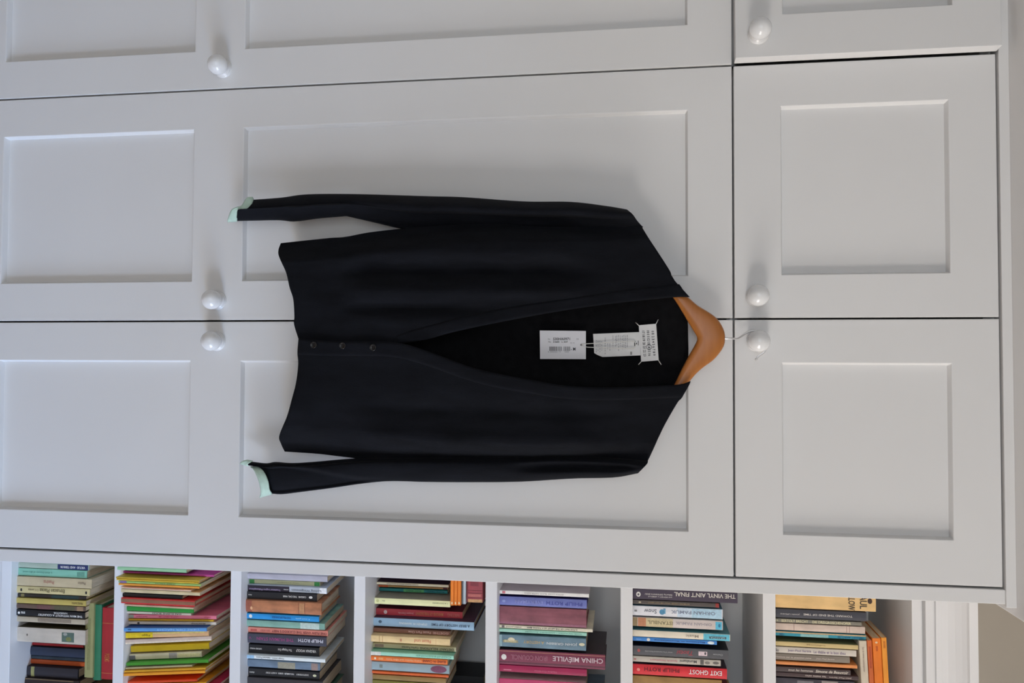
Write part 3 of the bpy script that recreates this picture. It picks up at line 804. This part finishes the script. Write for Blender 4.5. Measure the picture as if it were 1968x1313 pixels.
# sixth shelf
row(5, [
    (1216, 1417.4, 1132, 1151.6, (70, 60, 76), 'tall purple-black paperback with large white title', {'t': [("THE VINYL AIN'T FINAL", .4, .98, .12, .55, (215, 210, 200)), ('Edited by DIPANNITA BASU', .12, .38, .32, .52, (200, 195, 190)), ('and SIDNEY J. LEMELLE', .15, .38, .58, .74, (200, 195, 190))], 'p': [(.035, .078, WH, .25, .75, 'oval'), (.045, .066, (70, 60, 76), .4, .62, 'oval')]}),
    (1221.6, 1381.7, 1153, 1161.4, (84, 76, 72), 'thin dark paperback with gold lettering', {'t': [('RAYMOND CARVER  WHAT WE TALK ABOUT', .18, .66, .3, .65, (150, 130, 95))], 'p': [(.96, 1.0, (150, 50, 45)), (.07, .1, (190, 180, 150), .3, .7, 'oval')]}),
    (1216, 1388.7, 1164, 1183, (222, 222, 226), 'white and pale blue paperback titled Snow', {'pale': True, 'cv': (100, 150, 175), 'p': [(.66, .99, (176, 208, 226)), (.5, .66, (200, 216, 230)), (.3, .36, (80, 140, 175), .25, .8, 'oval'), (.345, .37, (110, 160, 190), .15, .7), (.02, .05, (140, 140, 140), .4, .6)],
                                   't': [('ORHAN PAMUK', .43, .92, .28, .62, (130, 140, 160)), ('Snow', .13, .27, .26, .72, (120, 122, 130))]}),
    (1217, 1389, 1186, 1203.6, (208, 196, 190), 'beige paperback titled Istanbul with brown foot', {'pale': True, 'p': [(.06, .15, (190, 130, 95)), (.0, .055, (150, 130, 95)), (.15, .45, (205, 190, 150)), (.92, .99, (90, 185, 215), .1, .95), (.95, .975, (50, 120, 160), .3, .7, 'oval')],
                                 't': [('ISTANBUL', .17, .45, .3, .68, (140, 130, 100)), ('ORHAN PAMUK', .48, .88, .3, .6, (165, 158, 165))]}),
    (1216, 1403, 1210.8, 1223.5, (226, 216, 196), 'cream magazine with turquoise head', {'pale': True, 'cv': (80, 140, 152), 'p': [(.73, .995, (100, 190, 212)), (.79, .96, (60, 75, 85), .38, .72)], 't': [('GRANTA', .8, .95, .42, .68, (160, 200, 210)), ('Music', .55, .68, .3, .7, (150, 140, 125))]}),
    (1216, 1377.6, 1224, 1232, (62, 132, 205), 'blue thin paperback with white emblems', {'p': [(.17, .21, WH, .1, .9, 'oval'), (.89, .97, (215, 228, 240), .15, .9, 'oval')], 't': [('Meditations on Mountaineering', .26, .86, .3, .7, (30, 70, 140)), ('Lonely', .04, .1, .3, .7, (150, 190, 230))]}),
    (1216, 1400, 1240.8, 1259, (86, 86, 90), 'charcoal paperback with red script title', {'cv': (26, 22, 30), 't': [('Chernow', .84, .94, .4, .6, (160, 160, 160)), ('Tsotsi', .46, .63, .25, .72, (165, 70, 80), 'i'), ('winner of the international fiction prize', .13, .42, .4, .6, (160, 160, 162))], 'p': [(.69, .78, (225, 205, 210), .25, .7), (.75, .77, (86, 86, 90), .3, .6, 'oval'), (.05, .08, (170, 80, 80), .3, .65, 'oval')]}),
    (1216, 1385, 1260.5, 1272, (190, 182, 170), 'beige paperback with face on spine', {'t': [('Murakami', .54, .73, .22, .68, (70, 68, 70)), ('Sputnik Sweetheart', .2, .51, .28, .68, (195, 120, 130))], 'p': [(.77, .81, (100, 95, 92), .05, .9), (.82, .88, (130, 124, 118), .3, .75, 'oval'), (.91, .98, (110, 104, 100), .25, .7, 'oval'), (.015, .04, (190, 110, 110), .4, .65)]}),
    (1216, 1397, 1276, 1296, (212, 44, 54), 'red hardback titled Exit Ghost', {'hb': True, 'cv': (60, 42, 58), 't': [('EXIT GHOST', .6, .945, .22, .66, (240, 228, 228)), ('PHILIP ROTH', .125, .5, .22, .6, (110, 28, 36))], 'p': [(.045, .08, (235, 140, 130), .35, .65, 'oval')]}),
    (1216, 1387, 1298, 1318, (158, 122, 70), 'tan brown worn paperback', {'wear': .3}),
], 0.325)

# top shelf
row(6, [
    (1491, 1683, 1122, 1168, (224, 186, 128), 'thick tan paperback with large black name', {'t': [('SAUL', .845, .915, .22, .9, (60, 50, 42), 'x'), ('BELLOW', .735, .80, .15, .98, (60, 50, 42), 'x')], 'p': [(.92, .965, (70, 50, 40), .45, .68, 'oval')], 'd': .13}),
    (1491, 1665, 1169.8, 1187, (66, 66, 74), 'slate hardback with white spaced title', {'hb': True, 't': [('TOWARD THE END OF TIME', .33, .85, .38, .6, (205, 200, 195)), ('JOHN UPDIKE', .08, .29, .42, .6, (185, 180, 178))], 'p': [(.0, .03, (150, 150, 152), .3, .7, 'oval')]}),
    (1491, 1656, 1188.6, 1196, (128, 124, 112), 'grey paperback with cream capital lettering', {'t': [('BERTOLT BRECHT', .1, .4, .15, .85, (225, 215, 175), 'u'), ('DIE DREIGROSCHENOPER', .45, .88, .15, .85, (225, 215, 175), 'u'), ('229', .0, .06, .2, .8, (205, 200, 165), 'u')]}),
    (1491, 1662.4, 1197.4, 1211, (204, 184, 170), 'pinkish buff book with faint brown rules', {'wear': .2, 'p': [(.23, .235, (150, 110, 100)), (.8, .805, (160, 120, 110)), (.83, .835, (160, 120, 110))]}),
    (1491, 1664, 1213, 1222, (46, 140, 160), 'turquoise paperback with buff edge', {'p': [(0, 1, (205, 170, 125), .02, .3), (.3, .6, (130, 180, 180), .32, .98)], 't': [('HERBERT MARCUSE', .7, .97, .45, .85, (20, 80, 120)), ('1084', .07, .12, .4, .9, (20, 80, 120))]}),
    (1491, 1649, 1232.6, 1241.4, (205, 182, 128), 'buff paperback with olive side', {'cv': (132, 120, 80), 't': [('Montaigne', .4, .62, .3, .6, (150, 125, 80), 'u')]}),
    (1491, 1645.7, 1242.8, 1255, (205, 196, 184), 'off-white paperback with thin lilac title', {'pale': True, 't': [('Jean-Paul Sartre', .18, .46, .3, .75, (130, 115, 140), 'u'), ('Le diable et le bon dieu', .49, .87, .3, .75, (130, 115, 140), 'u'), ('folio', .0, .07, .25, .8, (90, 85, 95), 'u')]}),
    (1491, 1633, 1255.8, 1268, (134, 124, 112), 'grey-brown paperback with pale italic title', {'t': [('Jean-Paul Sartre', .56, .8, .35, .65, (205, 190, 180), 'ui'), ('réflexions sur la question juive', .0, .5, .35, .68, (205, 190, 180), 'ui')]}),
    (1491, 1647.5, 1270.8, 1277.4, (222, 142, 82), 'thin pale orange paperback', {'wear': .2}),
    (1491, 1634.6, 1281, 1291, (78, 66, 66), 'dark paperback with bold white script', {'t': [('Simone de Beauvoir', .55, .97, .2, .75, (225, 215, 200), 'ui'), ('tous les hommes', .2, .52, .25, .7, (205, 195, 185), 'ui')]}),
    (1491, 1649.5, 1291.6, 1300, (74, 58, 58), 'dark brown paperback with small white title', {'t': [('les mains sales', .38, .62, .3, .7, (205, 190, 180)), ('Jean-Paul Sartre', .66, .92, .3, .7, (205, 190, 180))]}),
    (1491, 1642, 1302, 1320, (62, 58, 66), 'black and grey pictured paperback', {'wear': .5, 'p': [(.3, .5, (120, 116, 120), .2, .8), (.6, .8, (150, 140, 136), .1, .6)]}),
], 0.325)
lying(6, 1650.6, 1665.4, 1232, 1350, (205, 192, 172), 'off-white book lying lowest in the tilted pile', 0.322, {'d': .11, 'pale': True, 't': [('Sur le roman contemporain', .5, .9, .3, .6, (150, 130, 120))]}, 2.6)
lying(6, 1666.0, 1675.4, 1231, 1350, (200, 100, 50), 'rust worn paperback second in the tilted pile', 0.322, {'d': .115, 'p': [(.0, .04, (215, 180, 150), .1, .9), (.55, .9, (176, 76, 40), .25, .7)]}, 2.6)
lying(6, 1676.0, 1692.6, 1227, 1350, (226, 120, 36), 'bright orange paperback third in the tilted pile', 0.322, {'d': .115, 'p': [(.92, .95, (235, 200, 160), .3, .6, 'oval'), (.8, .88, (196, 90, 26), .35, .6)]}, 2.6)
lying(6, 1693.2, 1703.8, 1226, 1350, (232, 150, 52), 'amber paperback topmost in the tilted pile', 0.322, {'d': .115, 'p': [(.84, .95, (200, 116, 30), .3, .7)]}, 2.6)

# ------------------------------------------------------------------ hanger
hanger = empty('coat_hanger', at(1393, 650, -0.03))
tag(hanger, 'varnished wooden coat hanger hooked over the upper door knob', 'coat hanger')


def hanger_body():
    top = [(1218, 445), (1236, 464), (1260, 502), (1285, 544), (1306, 563), (1321.8, 571), (1340, 586.6), (1361, 599.6), (1376.6, 611), (1387, 625.5), (1392.6, 639), (1393.6, 651), (1391.8, 663.5), (1384, 677), (1370.5, 692.5), (1352, 706), (1338.5, 718), (1324, 735), (1298, 768), (1270, 808), (1246, 848), (1232, 868)]
    bot = [(1200, 452), (1216, 474), (1242, 512), (1270, 546), (1293, 571.4), (1310, 598), (1321.8, 618), (1331, 633), (1337, 643), (1339.6, 648), (1340.4, 651), (1339, 656), (1335, 664), (1327, 678), (1316, 698), (1305, 720), (1295, 740.5), (1275, 772), (1250, 808), (1228, 840), (1215, 860)]
    n = 80
    A, B = catmull(top, n), catmull(bot, n)
    bm = bmesh.new()
    rings = []
    for i in range(n):
        u = i / (n - 1)
        yc = -0.038 + 0.016 * (2 * abs(u - 0.5))
        th = 0.0075
        ring = []
        # rounded section: from top edge over the front to the lower edge and back
        for k in range(14):
            a = 2 * math.pi * k / 14
            c = math.copysign(abs(math.cos(a)) ** 0.55, math.cos(a))
            s = math.copysign(abs(math.sin(a)) ** 0.7, math.sin(a))
            f = 0.5 - 0.5 * c
            q = A[i].lerp(B[i], f)
            ring.append(bm.verts.new(at(q.x, q.y, yc - th * s)))
        rings.append(ring)
    for a, b in zip(rings, rings[1:]):
        for k in range(14):
            bm.faces.new((a[k], a[(k + 1) % 14], b[(k + 1) % 14], b[k]))
    bm.faces.new(rings[0])
    bm.faces.new(rings[-1][::-1])
    return from_bm('hanger_body', bm, WOOD, hanger, True)


hanger_body()
hk = [(1388, 650.6, -0.034), (1400, 650.8, -0.034), (1412, 651, -0.032), (1418, 650.4, -0.026), (1424, 647, -0.0145), (1437, 638.5, -0.0118), (1449, 635.6, -0.0112), (1462, 637.5, -0.0108),
      (1472, 645, -0.0105), (1475, 655, -0.0102), (1474, 667, -0.0100), (1467, 678, -0.0098), (1458, 684, -0.0098), (1453.5, 690, -0.0105)]
tube('hook', STEEL, catmull([tuple(at(*p)) for p in hk], 60), 0.0017, hanger)
lathe('hook_tip', STEEL, [(0, -.0022), (.0015, -.0016), (.0022, 0), (.0015, .0016), (0, .0022)], tuple(at(1453.2, 690.4, -0.0105)), hanger, 12)

# ------------------------------------------------------------------ cardigan
cardigan = empty('cardigan', at(1322, 652, -0.03))
tag(cardigan, 'black fine-knit cardigan with mint cuffs on the wooden hanger', 'cardigan')


def coons(bottom, top, left, right, ns, nt):
    B, T, L, R = catmull(bottom, ns), catmull(top, ns), catmull(left, nt), catmull(right, nt)
    g = []
    for j in range(nt):
        t = j / (nt - 1)
        r = []
        for i in range(ns):
            s = i / (ns - 1)
            r.append((B[i] * (1 - t) + T[i] * t + L[j] * (1 - s) + R[j] * s
                      - (B[0] * (1 - s) * (1 - t) + B[-1] * s * (1 - t) + T[0] * (1 - s) * t + T[-1] * s * t)))
        g.append(r)
    return g


def sheet(name, m, g, depth, parent, thick=0.0022, closed_back=None):
    nt, ns = len(g), len(g[0])
    bm = bmesh.new()
    V = [[bm.verts.new(at(g[j][i].x, g[j][i].y, depth(i / (ns - 1), j / (nt - 1), g[j][i]))) for i in range(ns)] for j in range(nt)]
    for j in range(nt - 1):
        for i in range(ns - 1):
            bm.faces.new((V[j][i], V[j][i + 1], V[j + 1][i + 1], V[j + 1][i]))
    if closed_back:
        Bk = [[V[j][i] if i in (0, ns - 1) else bm.verts.new(at(g[j][i].x, g[j][i].y, closed_back(i / (ns - 1), j / (nt - 1)))) for i in range(ns)] for j in range(nt)]
        for j in range(nt - 1):
            for i in range(ns - 1):
                bm.faces.new((Bk[j][i + 1], Bk[j][i], Bk[j + 1][i], Bk[j + 1][i + 1]))
    o = from_bm(name, bm, m, parent, True)
    if thick:
        s = o.modifiers.new('thickness', 'SOLIDIFY')
        s.thickness = thick
        s.offset = 0.0
    return o


def gauss(x, c, w):
    return math.exp(-((x - c) / w) ** 2)


def ramp(x, a, b):
    u = min(1, max(0, (x - a) / (b - a)))
    return u * u * (3 - 2 * u)


L_SEAM = [(540, 467.6), (625, 458.5), (664, 455.5), (710, 447), (772, 440), (800, 438), (880, 432), (960, 430.5), (1006, 434.6), (1063, 437), (1166, 437), (1236, 435.6)]
R_SEAM = [(547.5, 868), (614, 872.5), (683, 881), (711, 885), (779, 892), (850, 892), (900, 891), (1000, 891.5), (1023, 892), (1068, 887.5), (1123, 886), (1190, 887), (1245.4, 885)]


# back of the garment, seen inside the neck
def d_back(s, t, p):
    return -0.0165 - 0.006 * ramp(t, 0.55, 1.0) - 0.002 * math.sin(9 * s) * (1 - t)


gb = coons([(556, 470), (575, 560), (582, 650), (574, 760), (560, 866)], [(1234, 437), (1266, 490), (1300, 545), (1317, 580), (1321.5, 616), (1322.5, 650), (1323, 682), (1320, 716), (1305, 760), (1278, 812), (1243, 884)],
           [(556, 470)] + L_SEAM[1:-1] + [(1234, 437)], [(560, 866)] + R_SEAM[1:-1] + [(1243, 884)], 60, 70)
sheet('back_panel', KNITIN, gb, d_back, cardigan, 0.0015)


def env(s):
    return max(0.0, math.sin(math.pi * min(1, max(0, s)))) ** 0.5


def d_left(s, t, p):
    y = -0.030 - 0.034 * ramp(s, 0.0, 0.22) * (1 - 0.62 * ramp(t, 0.72, 1.0)) - 0.004 * s
    k = ramp(p.x, 640, 720) * (1 - ramp(p.x, 1040, 1180))
    y += k * (0.018 * gauss(p.y, 522, 14) - 0.008 * gauss(p.y, 484, 17) - 0.009 * gauss(p.y, 560, 15) + 0.010 * gauss(p.y, 592, 11) * (1 - ramp(p.x, 820, 960)) - 0.003 * gauss(p.y, 618, 14))
    y += (1 - ramp(p.x, 600, 760)) * (0.004 * math.sin((p.y - 470) / 26) - 0.002)
    y += 0.0016 * math.sin(p.x / 31 + p.y / 47) + 0.0010 * math.sin(p.x / 17 - p.y / 23)
    return y


L_EDGE = [(575, 655), (620, 660.5), (700, 662), (760, 661), (805, 655), (830, 650), (881, 636), (1000, 611.5), (1095, 595), (1190, 582), (1293, 571.6), (1325.5, 571)]
gl = coons([(540, 467.6), (535.4, 482), (537, 495), (550, 523.6), (557, 553), (564, 576), (566, 608), (565.5, 624), (575, 655)],
           [(1236, 435.6), (1233.6, 438), (1262, 481), (1287, 520), (1292, 533), (1305, 549), (1325.5, 571)], L_SEAM, L_EDGE, 96, 150)
sheet('front_panel', KNIT, gl, d_left, cardigan, 0.002)


def d_right(s, t, p):       # s runs from the front edge to the side seam
    y = -0.030 - 0.041 * ramp(1 - s, 0.0, 0.25) * (1 - 0.68 * ramp(t, 0.72, 1.0)) - 0.005 * (1 - s)
    k = ramp(p.x, 660, 760) * (1 - ramp(p.x, 1120, 1240))
    y += k * (0.007 * gauss(p.y, 785 + 0.03 * (p.x - 800), 18) - 0.008 * gauss(p.y, 842 + .03 * (p.x - 800), 20) + 0.005 * gauss(p.y, 872, 10))
    y += (1 - ramp(p.x, 600, 740)) * 0.004 * math.sin((p.y - 650) / 27)
    y += 0.0014 * math.sin(p.x / 33 + p.y / 41) + 0.0009 * math.sin(p.x / 19 - p.y / 25)
    return y


R_EDGE = [(574, 651), (640, 655.5), (700, 656.5), (740, 657), (780, 662), (830, 678), (900, 704), (960, 719), (1025, 731), (1085, 741), (1168, 745), (1296, 740), (1327.5, 732.7)]
gr = coons([(574, 651), (572, 678), (573.5, 699.5), (569.4, 735), (561, 768), (551.6, 801), (537, 836.6), (540.6, 853), (547.5, 868)],
           [(1327.5, 732.7), (1323.6, 741.6), (1310, 765), (1302, 774), (1280, 812), (1266.6, 839), (1245.4, 885)], R_EDGE, R_SEAM, 90, 150)
sheet('front_panel', KNIT, gr, d_right, cardigan, 0.002)

# button bands: raised strips along the front edges
def band(edge, seam, dfun):
    g = coons([edge[0], seam[0]], [edge[-1], seam[-1]], edge, seam, 7, 110)

    def dd(s, t, p):
        return dfun(p) - 0.0013 * (1 if 0 < s < 0.99 else 0.3)
    return sheet('button_band', KNIT, g, dd, cardigan, 0.0018)


def near(grid, dfun):
    pts = []
    nt, ns = len(grid), len(grid[0])
    for j in range(nt):
        for i in range(0, ns, 2):
            pts.append((grid[j][i], dfun(i / (ns - 1), j / (nt - 1), grid[j][i])))

    def f(p):
        best = sorted(((q - p).length_squared, d) for q, d in pts if abs(q.x - p.x) < 14 and abs(q.y - p.y) < 14)[:4]
        if not best: return -0.07
        w = [(1 / (a + 0.5), d) for a, d in best]
        return sum(a * d for a, d in w) / sum(a for a, d in w)
    return f


nl, nr = near(gl, d_left), near(gr, d_right)
band(L_EDGE[3:], [(762, 646), (800, 633), (856, 618), (891, 608), (1000, 587.5), (1095, 574), (1200, 558), (1297, 547), (1306, 549.5)], nl)
band(R_EDGE, [(573.5, 682), (640, 684), (700, 684), (740, 685), (780, 691), (830, 706), (900, 731), (960, 746), (1025, 757), (1085, 766), (1168, 769), (1290, 764.5), (1311, 764)], nr)
for (bx, by) in ((603, 663), (658.5, 664.5), (717, 668)):
    c = at(bx, by, nr(Vector((bx, by))) - 0.0036)
    b = lathe('button', BUTTON, [(0, .0010), (.0028, .0010), (.0042, .0012), (.0052, .0022), (.0060, .0021), (.0064, .0010), (.0062, -.0012), (0, -.0012)], tuple(c), cardigan, 24)
    for (u, v) in ((-.0012, -.0012), (.0012, -.0012), (-.0012, .0012), (.0012, .0012)):
        lathe('thread_hole', KNITIN, [(0, .0002), (.0006, .0001)], (c.x + u, c.y - .0011, c.z + v), b, 8)


# sleeves
def d_sl(s, t, p):
    e = env(s)
    y = -0.026 - 0.026 * e
    k = ramp(p.x, 640, 800)
    y += k * (1 - 0.55 * ramp(p.x, 1050, 1200)) * (-0.010 * gauss(s, 0.26, 0.2) + 0.020 * ramp(s, 0.44, 0.56) * (1 - ramp(s, 0.9, 1.0)))
    y += (1 - k) * (-0.004 * gauss(s, 0.55, 0.12) + 0.003 * gauss(s, 0.4, 0.08))
    return y + 0.0011 * math.sin(p.x / 26) * e


gsl = coons([(485.5, 384), (482.4, 393), (474, 401), (458, 402.7), (455.3, 413.6), (454.7, 425)], [(1205, 402.6), (1216, 411.7), (1225, 424), (1236, 436)],
            [(485.5, 384), (541, 379.7), (591, 373.5), (683, 373), (820, 377), (891, 379), (1006, 387), (1097, 388), (1166, 396), (1205, 402.6)],
            [(454.7, 425), (534, 423.5), (566, 426), (614, 420), (650, 417), (664, 415.8), (670, 416.6), (720, 428), (772, 440), (800, 443), (900, 443), (1000, 445), (1100, 446), (1180, 445), (1236, 437)], 44, 130)
sheet('sleeve', KNIT, gsl, d_sl, cardigan, 0.0, lambda s, t: -0.026 + 0.010 * env(s))


def d_sr(s, t, p):
    e = env(s)
    y = -0.026 - 0.027 * e
    c0 = 0.24 + 0.62 * ramp(p.x, 530, 740)
    y += (1 - ramp(p.x, 680, 760)) * (0.006 * gauss(s, 0.16, 0.09) + 0.011 * ramp(s, c0, c0 + 0.14) * (1 - ramp(s, 0.9, 1)))
    y += ramp(p.x, 960, 1060) * (1 - ramp(p.x, 1190, 1240)) * (0.012 * gauss(s, 0.5, 0.16) - 0.004 * gauss(s, 0.8, 0.15))
    return y + 0.0011 * math.sin(p.x / 24) * e


gsr = coons([(484, 887.5), (476.3, 894), (497, 898), (507, 908), (514.7, 925), (517.5, 941), (522, 949)], [(1245.4, 885), (1244, 891), (1235, 901), (1226, 910)],
            [(484, 887.5), (512, 890.5), (530, 888), (560, 890), (600, 888), (683, 881), (760, 879), (900, 877), (1068, 875), (1150, 877), (1245.4, 885)],
            [(522, 949), (543, 950), (584.5, 945), (639, 938), (694, 930), (749, 925), (820, 926.5), (900, 927), (1000, 926), (1101, 920), (1179, 918), (1226, 910)], 44, 130)
sheet('sleeve', KNIT, gsr, d_sr, cardigan, 0.0, lambda s, t: -0.026 + 0.010 * env(s))


def cuff(inner, outer, d0, amp, rib=0.0):
    g = coons([inner[0], outer[0]], [inner[-1], outer[-1]], inner, outer, 9, 40)

    def dd(s, t, p):
        return d0 - amp * env(t) - 0.0016 * math.sin(math.pi * s) + 0.0014 * gauss(s, 0.55, 0.1)
    return tag(sheet('cuff', MINT, g, dd, cardigan, 0.0022), 'mint green ribbed cuff')


cuff([(487, 383), (483.4, 393), (474.6, 402), (459, 403.6), (456.4, 413.6), (455.6, 425.4)], [(484.5, 379), (475.5, 380), (470, 387), (464, 396), (453, 399), (445, 404), (438.8, 419), (437, 426.5)], -0.027, 0.022)
cuff([(496, 896.5), (508, 908), (515.6, 925), (518.4, 941), (523.5, 949.5)], [(481, 897.4), (488, 904), (495.7, 919.5), (500, 934.7), (501.5, 946), (498.7, 956.3)], -0.029, 0.020)
cuff([(485.5, 886.6), (482, 891.5), (477.5, 895.6)], [(475, 884.6), (465, 887.2), (461, 891.3)], -0.0245, 0.003)

# ------------------------------------------------------------------ sewn labels
YB = -0.0245


def quadbox(name, m, pts, y, th, parent):
    bm = bmesh.new()
    a = [bm.verts.new(at(px, py, y)) for px, py in pts]
    b = [bm.verts.new(at(px, py, y + th)) for px, py in pts]
    n = len(pts)
    bm.faces.new(a)
    bm.faces.new(b[::-1])
    for i in range(n):
        bm.faces.new((a[i], a[(i + 1) % n], b[(i + 1) % n], b[i]))
    return from_bm(name, bm, m, parent)


def print_px(name, s, m, p0, pu, pv, y, parent, shear=0.0):
    """lettering from pixel corner p0 along pu (baseline end) and pv (cap height)"""
    o = at(*p0, y)
    return lettering(name, s, m, o, at(*pu, y) - o, at(*pv, y) - o, parent, shear)


care = quadbox('care_label', SATIN, [(1139.8, 641.9), (1229, 638.4), (1231, 683.2), (1158, 686.2), (1149, 682.8), (1142, 678.8)], YB - 0.0022, 0.0004, cardigan)
tag(care, 'white satin care label')
bm = bmesh.new()
random.seed(3)


def bar(x0, x1, y0, y1, y):
    v = [bm.verts.new(at(*p, y)) for p in ((x0, y0), (x1, y0), (x1, y1), (x0, y1))]
    bm.faces.new(v)


for cx, y0, y1 in ((1146, 654, 677), (1149.5, 655, 676), (1153, 655, 677), (1156.5, 656, 674), (1163, 649, 681), (1168, 660, 672), (1172, 660, 674), (1178, 645, 668), (1183, 646, 670), (1185.5, 645, 664), (1189, 644, 676), (1192.5, 645, 668), (1196, 645, 671), (1199, 644, 668), (1202, 645, 669), (1205.5, 644, 668)):
    q = y0
    while q < y1:
        l = random.uniform(1.5, 5)
        bar(cx - 0.65, cx + 0.65, q, min(y1, q + l), YB - 0.0025)
        q += l + random.uniform(0.8, 2.2)
tag(from_bm('fine_print', bm, INKG, care), kind='stuff')
bm = bmesh.new()
for x0, x1, y0, y1 in ((1219, 1221, 656, 665), (1222.5, 1224, 659, 662), (1226, 1227, 655, 664), (1211.5, 1212.5, 676, 682), (1213.5, 1214.5, 676, 682)):
    bar(x0, x1, y0, y1, YB - 0.0025)
from_bm('fine_print', bm, INK, care)

brand = quadbox('neck_label', SATIN, [(1227.6, 625.2), (1261, 622.4), (1266, 692.6), (1232.2, 695.4)], YB - 0.0034, 0.0006, cardigan)
tag(brand, 'white numbered neck label tacked at its four corners')
yl = YB - 0.0037
ax = lambda u, v: (1227.6 + (1261 - 1227.6) * v + (1232.2 - 1227.6) * u, 625.2 + (622.4 - 625.2) * v + 70.4 * u)


def nums(s, u0, u1, v0, v1):
    print_px('numbers', s, INK, ax(u0, v0), ax(u1, v0), ax(u0, v1), yl, brand)


for k in range(10):
    nums(str(k), 0.185 + 0.0705 * k, 0.185 + 0.0705 * k + (0.022 if k == 1 else 0.04), 0.70, 0.85)
for k in range(7):
    nums(str(10 + k), 0.165 + 0.104 * k, 0.165 + 0.104 * k + 0.07, 0.43, 0.58)
    nums(str(17 + k), 0.165 + 0.104 * k, 0.165 + 0.104 * k + 0.07, 0.16, 0.31)
cc = ax(0.165 + 0.104 * 4 + 0.035, 0.505)
tube('circle', INK, [tuple(at(cc[0] + 5.0 * math.cos(a), cc[1] + 4.6 * math.sin(a), yl)) for a in [2 * math.pi * k / 24 for k in range(25)]], 0.0004, brand, 6)
for a, b in (((1221.6, 620), (1229.2, 627)), ((1265, 614.6), (1259.6, 625)), ((1234, 693.4), (1227, 701)), ((1264, 690.6), (1270.8, 701))):
    tube('tacking_stitch', THREAD, [tuple(at(*a, YB - 0.0005)), tuple(at((a[0] + b[0]) / 2, (a[1] + b[1]) / 2, YB - 0.0036)), tuple(at(*b, YB - 0.0036))], 0.0007, brand, 6)

# ------------------------------------------------------------------ swing tag
swing = empty('swing_tag', at(1217, 662, -0.03))
tag(swing, 'white cardboard swing tag on cord hanging inside the cardigan neck', 'price tag')
yt = -0.0300
card = quadbox('card', PAPERW, [(1037.4, 635.4), (1126, 636.2), (1126, 690.4), (1038, 690.0)], yt, 0.0006, swing)
yp = yt - 0.0003
lathe('eyelet_hole', INK, [(0, .0001), (.0019, .0001)], tuple(at(1117.6, 663, yp)), card, 16)
for s, x0, x1, yb, h in (('Sty', 1053, 1057.5, 653.8, 3.4), ('S30HA0971', 1063, 1095.5, 654.2, 5.2), ('31', 1108, 1112, 653.6, 3.4), ('Mat', 1054, 1059, 658.6, 3), ('S16605', 1063, 1075, 659, 3.8), ('C. 001F', 1079, 1091, 659, 3.6), ('SS 15', 1096, 1104, 660.4, 2.2), ('- M', 1097, 1106, 674, 6), ('0 84522 71', 1053, 1078, 677.6, 2.4), ('12055', 1085, 1093, 677.6, 2.4)):
    print_px('print', s, INK if h > 3.5 else INKG, (x0, yb), (x1, yb), (x0, yb - h), yp, card)
bm = bmesh.new()
random.seed(11)
for a, b in ((1056, 1079), (1083, 1096)):
    x = a
    while x < b:
        w = random.choice((0.45, 0.45, 0.8, 1.1))
        bar(x, x + w, 666.2, 674.6, yp)
        x += w + random.choice((0.5, 0.8, 1.1))
tag(from_bm('barcode', bm, INK, card), kind='stuff')
for pts in ([(1117.6, 662.4, -0.0306), (1124, 661.2, -0.0308), (1140, 660, -0.0296), (1180, 657.6, -0.0296), (1216.5, 655.6, -0.0292)], [(1117.6, 663.6, -0.0306), (1126, 667, -0.0308), (1145, 668, -0.0296), (1180, 669, -0.0296), (1216.5, 670.2, -0.0292)],
            [(1216.5, 655.6, -0.0292), (1220.5, 658, -0.0288), (1221.5, 662.5, -0.0288), (1220.5, 667.5, -0.0288), (1216.5, 670.2, -0.0292)]):
    tube('cord', THREAD, catmull([tuple(at(*p)) for p in pts], 16), 0.00075, swing, 6)

# the shelves run on past the edge of the picture: more books up to the bookcase's far side
rng = random.Random(5)
PAL = [((150, 120, 90), 'tan'), ((60, 70, 90), 'slate'), ((180, 170, 150), 'cream'), ((120, 50, 50), 'brick red'), ((70, 100, 80), 'moss green'), ((40, 40, 44), 'black'), ((190, 150, 70), 'ochre'), ((110, 130, 150), 'grey-blue')]
for ci in range(7):
    last = [o for o in bpy.data.objects if o.get('group') == 'books standing on the %s shelf' % SHELFN[ci]]
    x = 0.0
    for o in last:
        for c in o.children:
            if c.name.startswith('cover'): x = max(x, max((o.matrix_world @ v.co).x for v in c.data.vertices))
    x = max(x, max([max((o.matrix_world @ v.co).x for c in o.children if c.name.startswith('cover') for v in c.data.vertices) for o in bpy.data.objects if o.get('group') == 'books lying on the %s shelf' % SHELFN[ci]] or [0])) + 0.002
    n = len(last)
    while x < BX1 - 0.055:
        w = min(rng.uniform(0.02, 0.034), BX1 - 0.027 - x)
        col, nm = PAL[(n * 3 + ci) % 8]
        h = rng.uniform(0.18, 0.235)
        put_book(Matrix.Translation((x, 0.32 + rng.uniform(0, 0.015), SH[ci] + 0.0001)), w - 0.0004, h, 0.13, srgb(*col, k=1.1),
                 '%s book beyond the others, %s from wardrobe on %s shelf' % (nm, (ORD + ['thirtieth'])[min(29, n)], SHELFN[ci]), 'books standing on the %s shelf' % SHELFN[ci], hard=n % 2 == 0)
        x += w
        n += 1
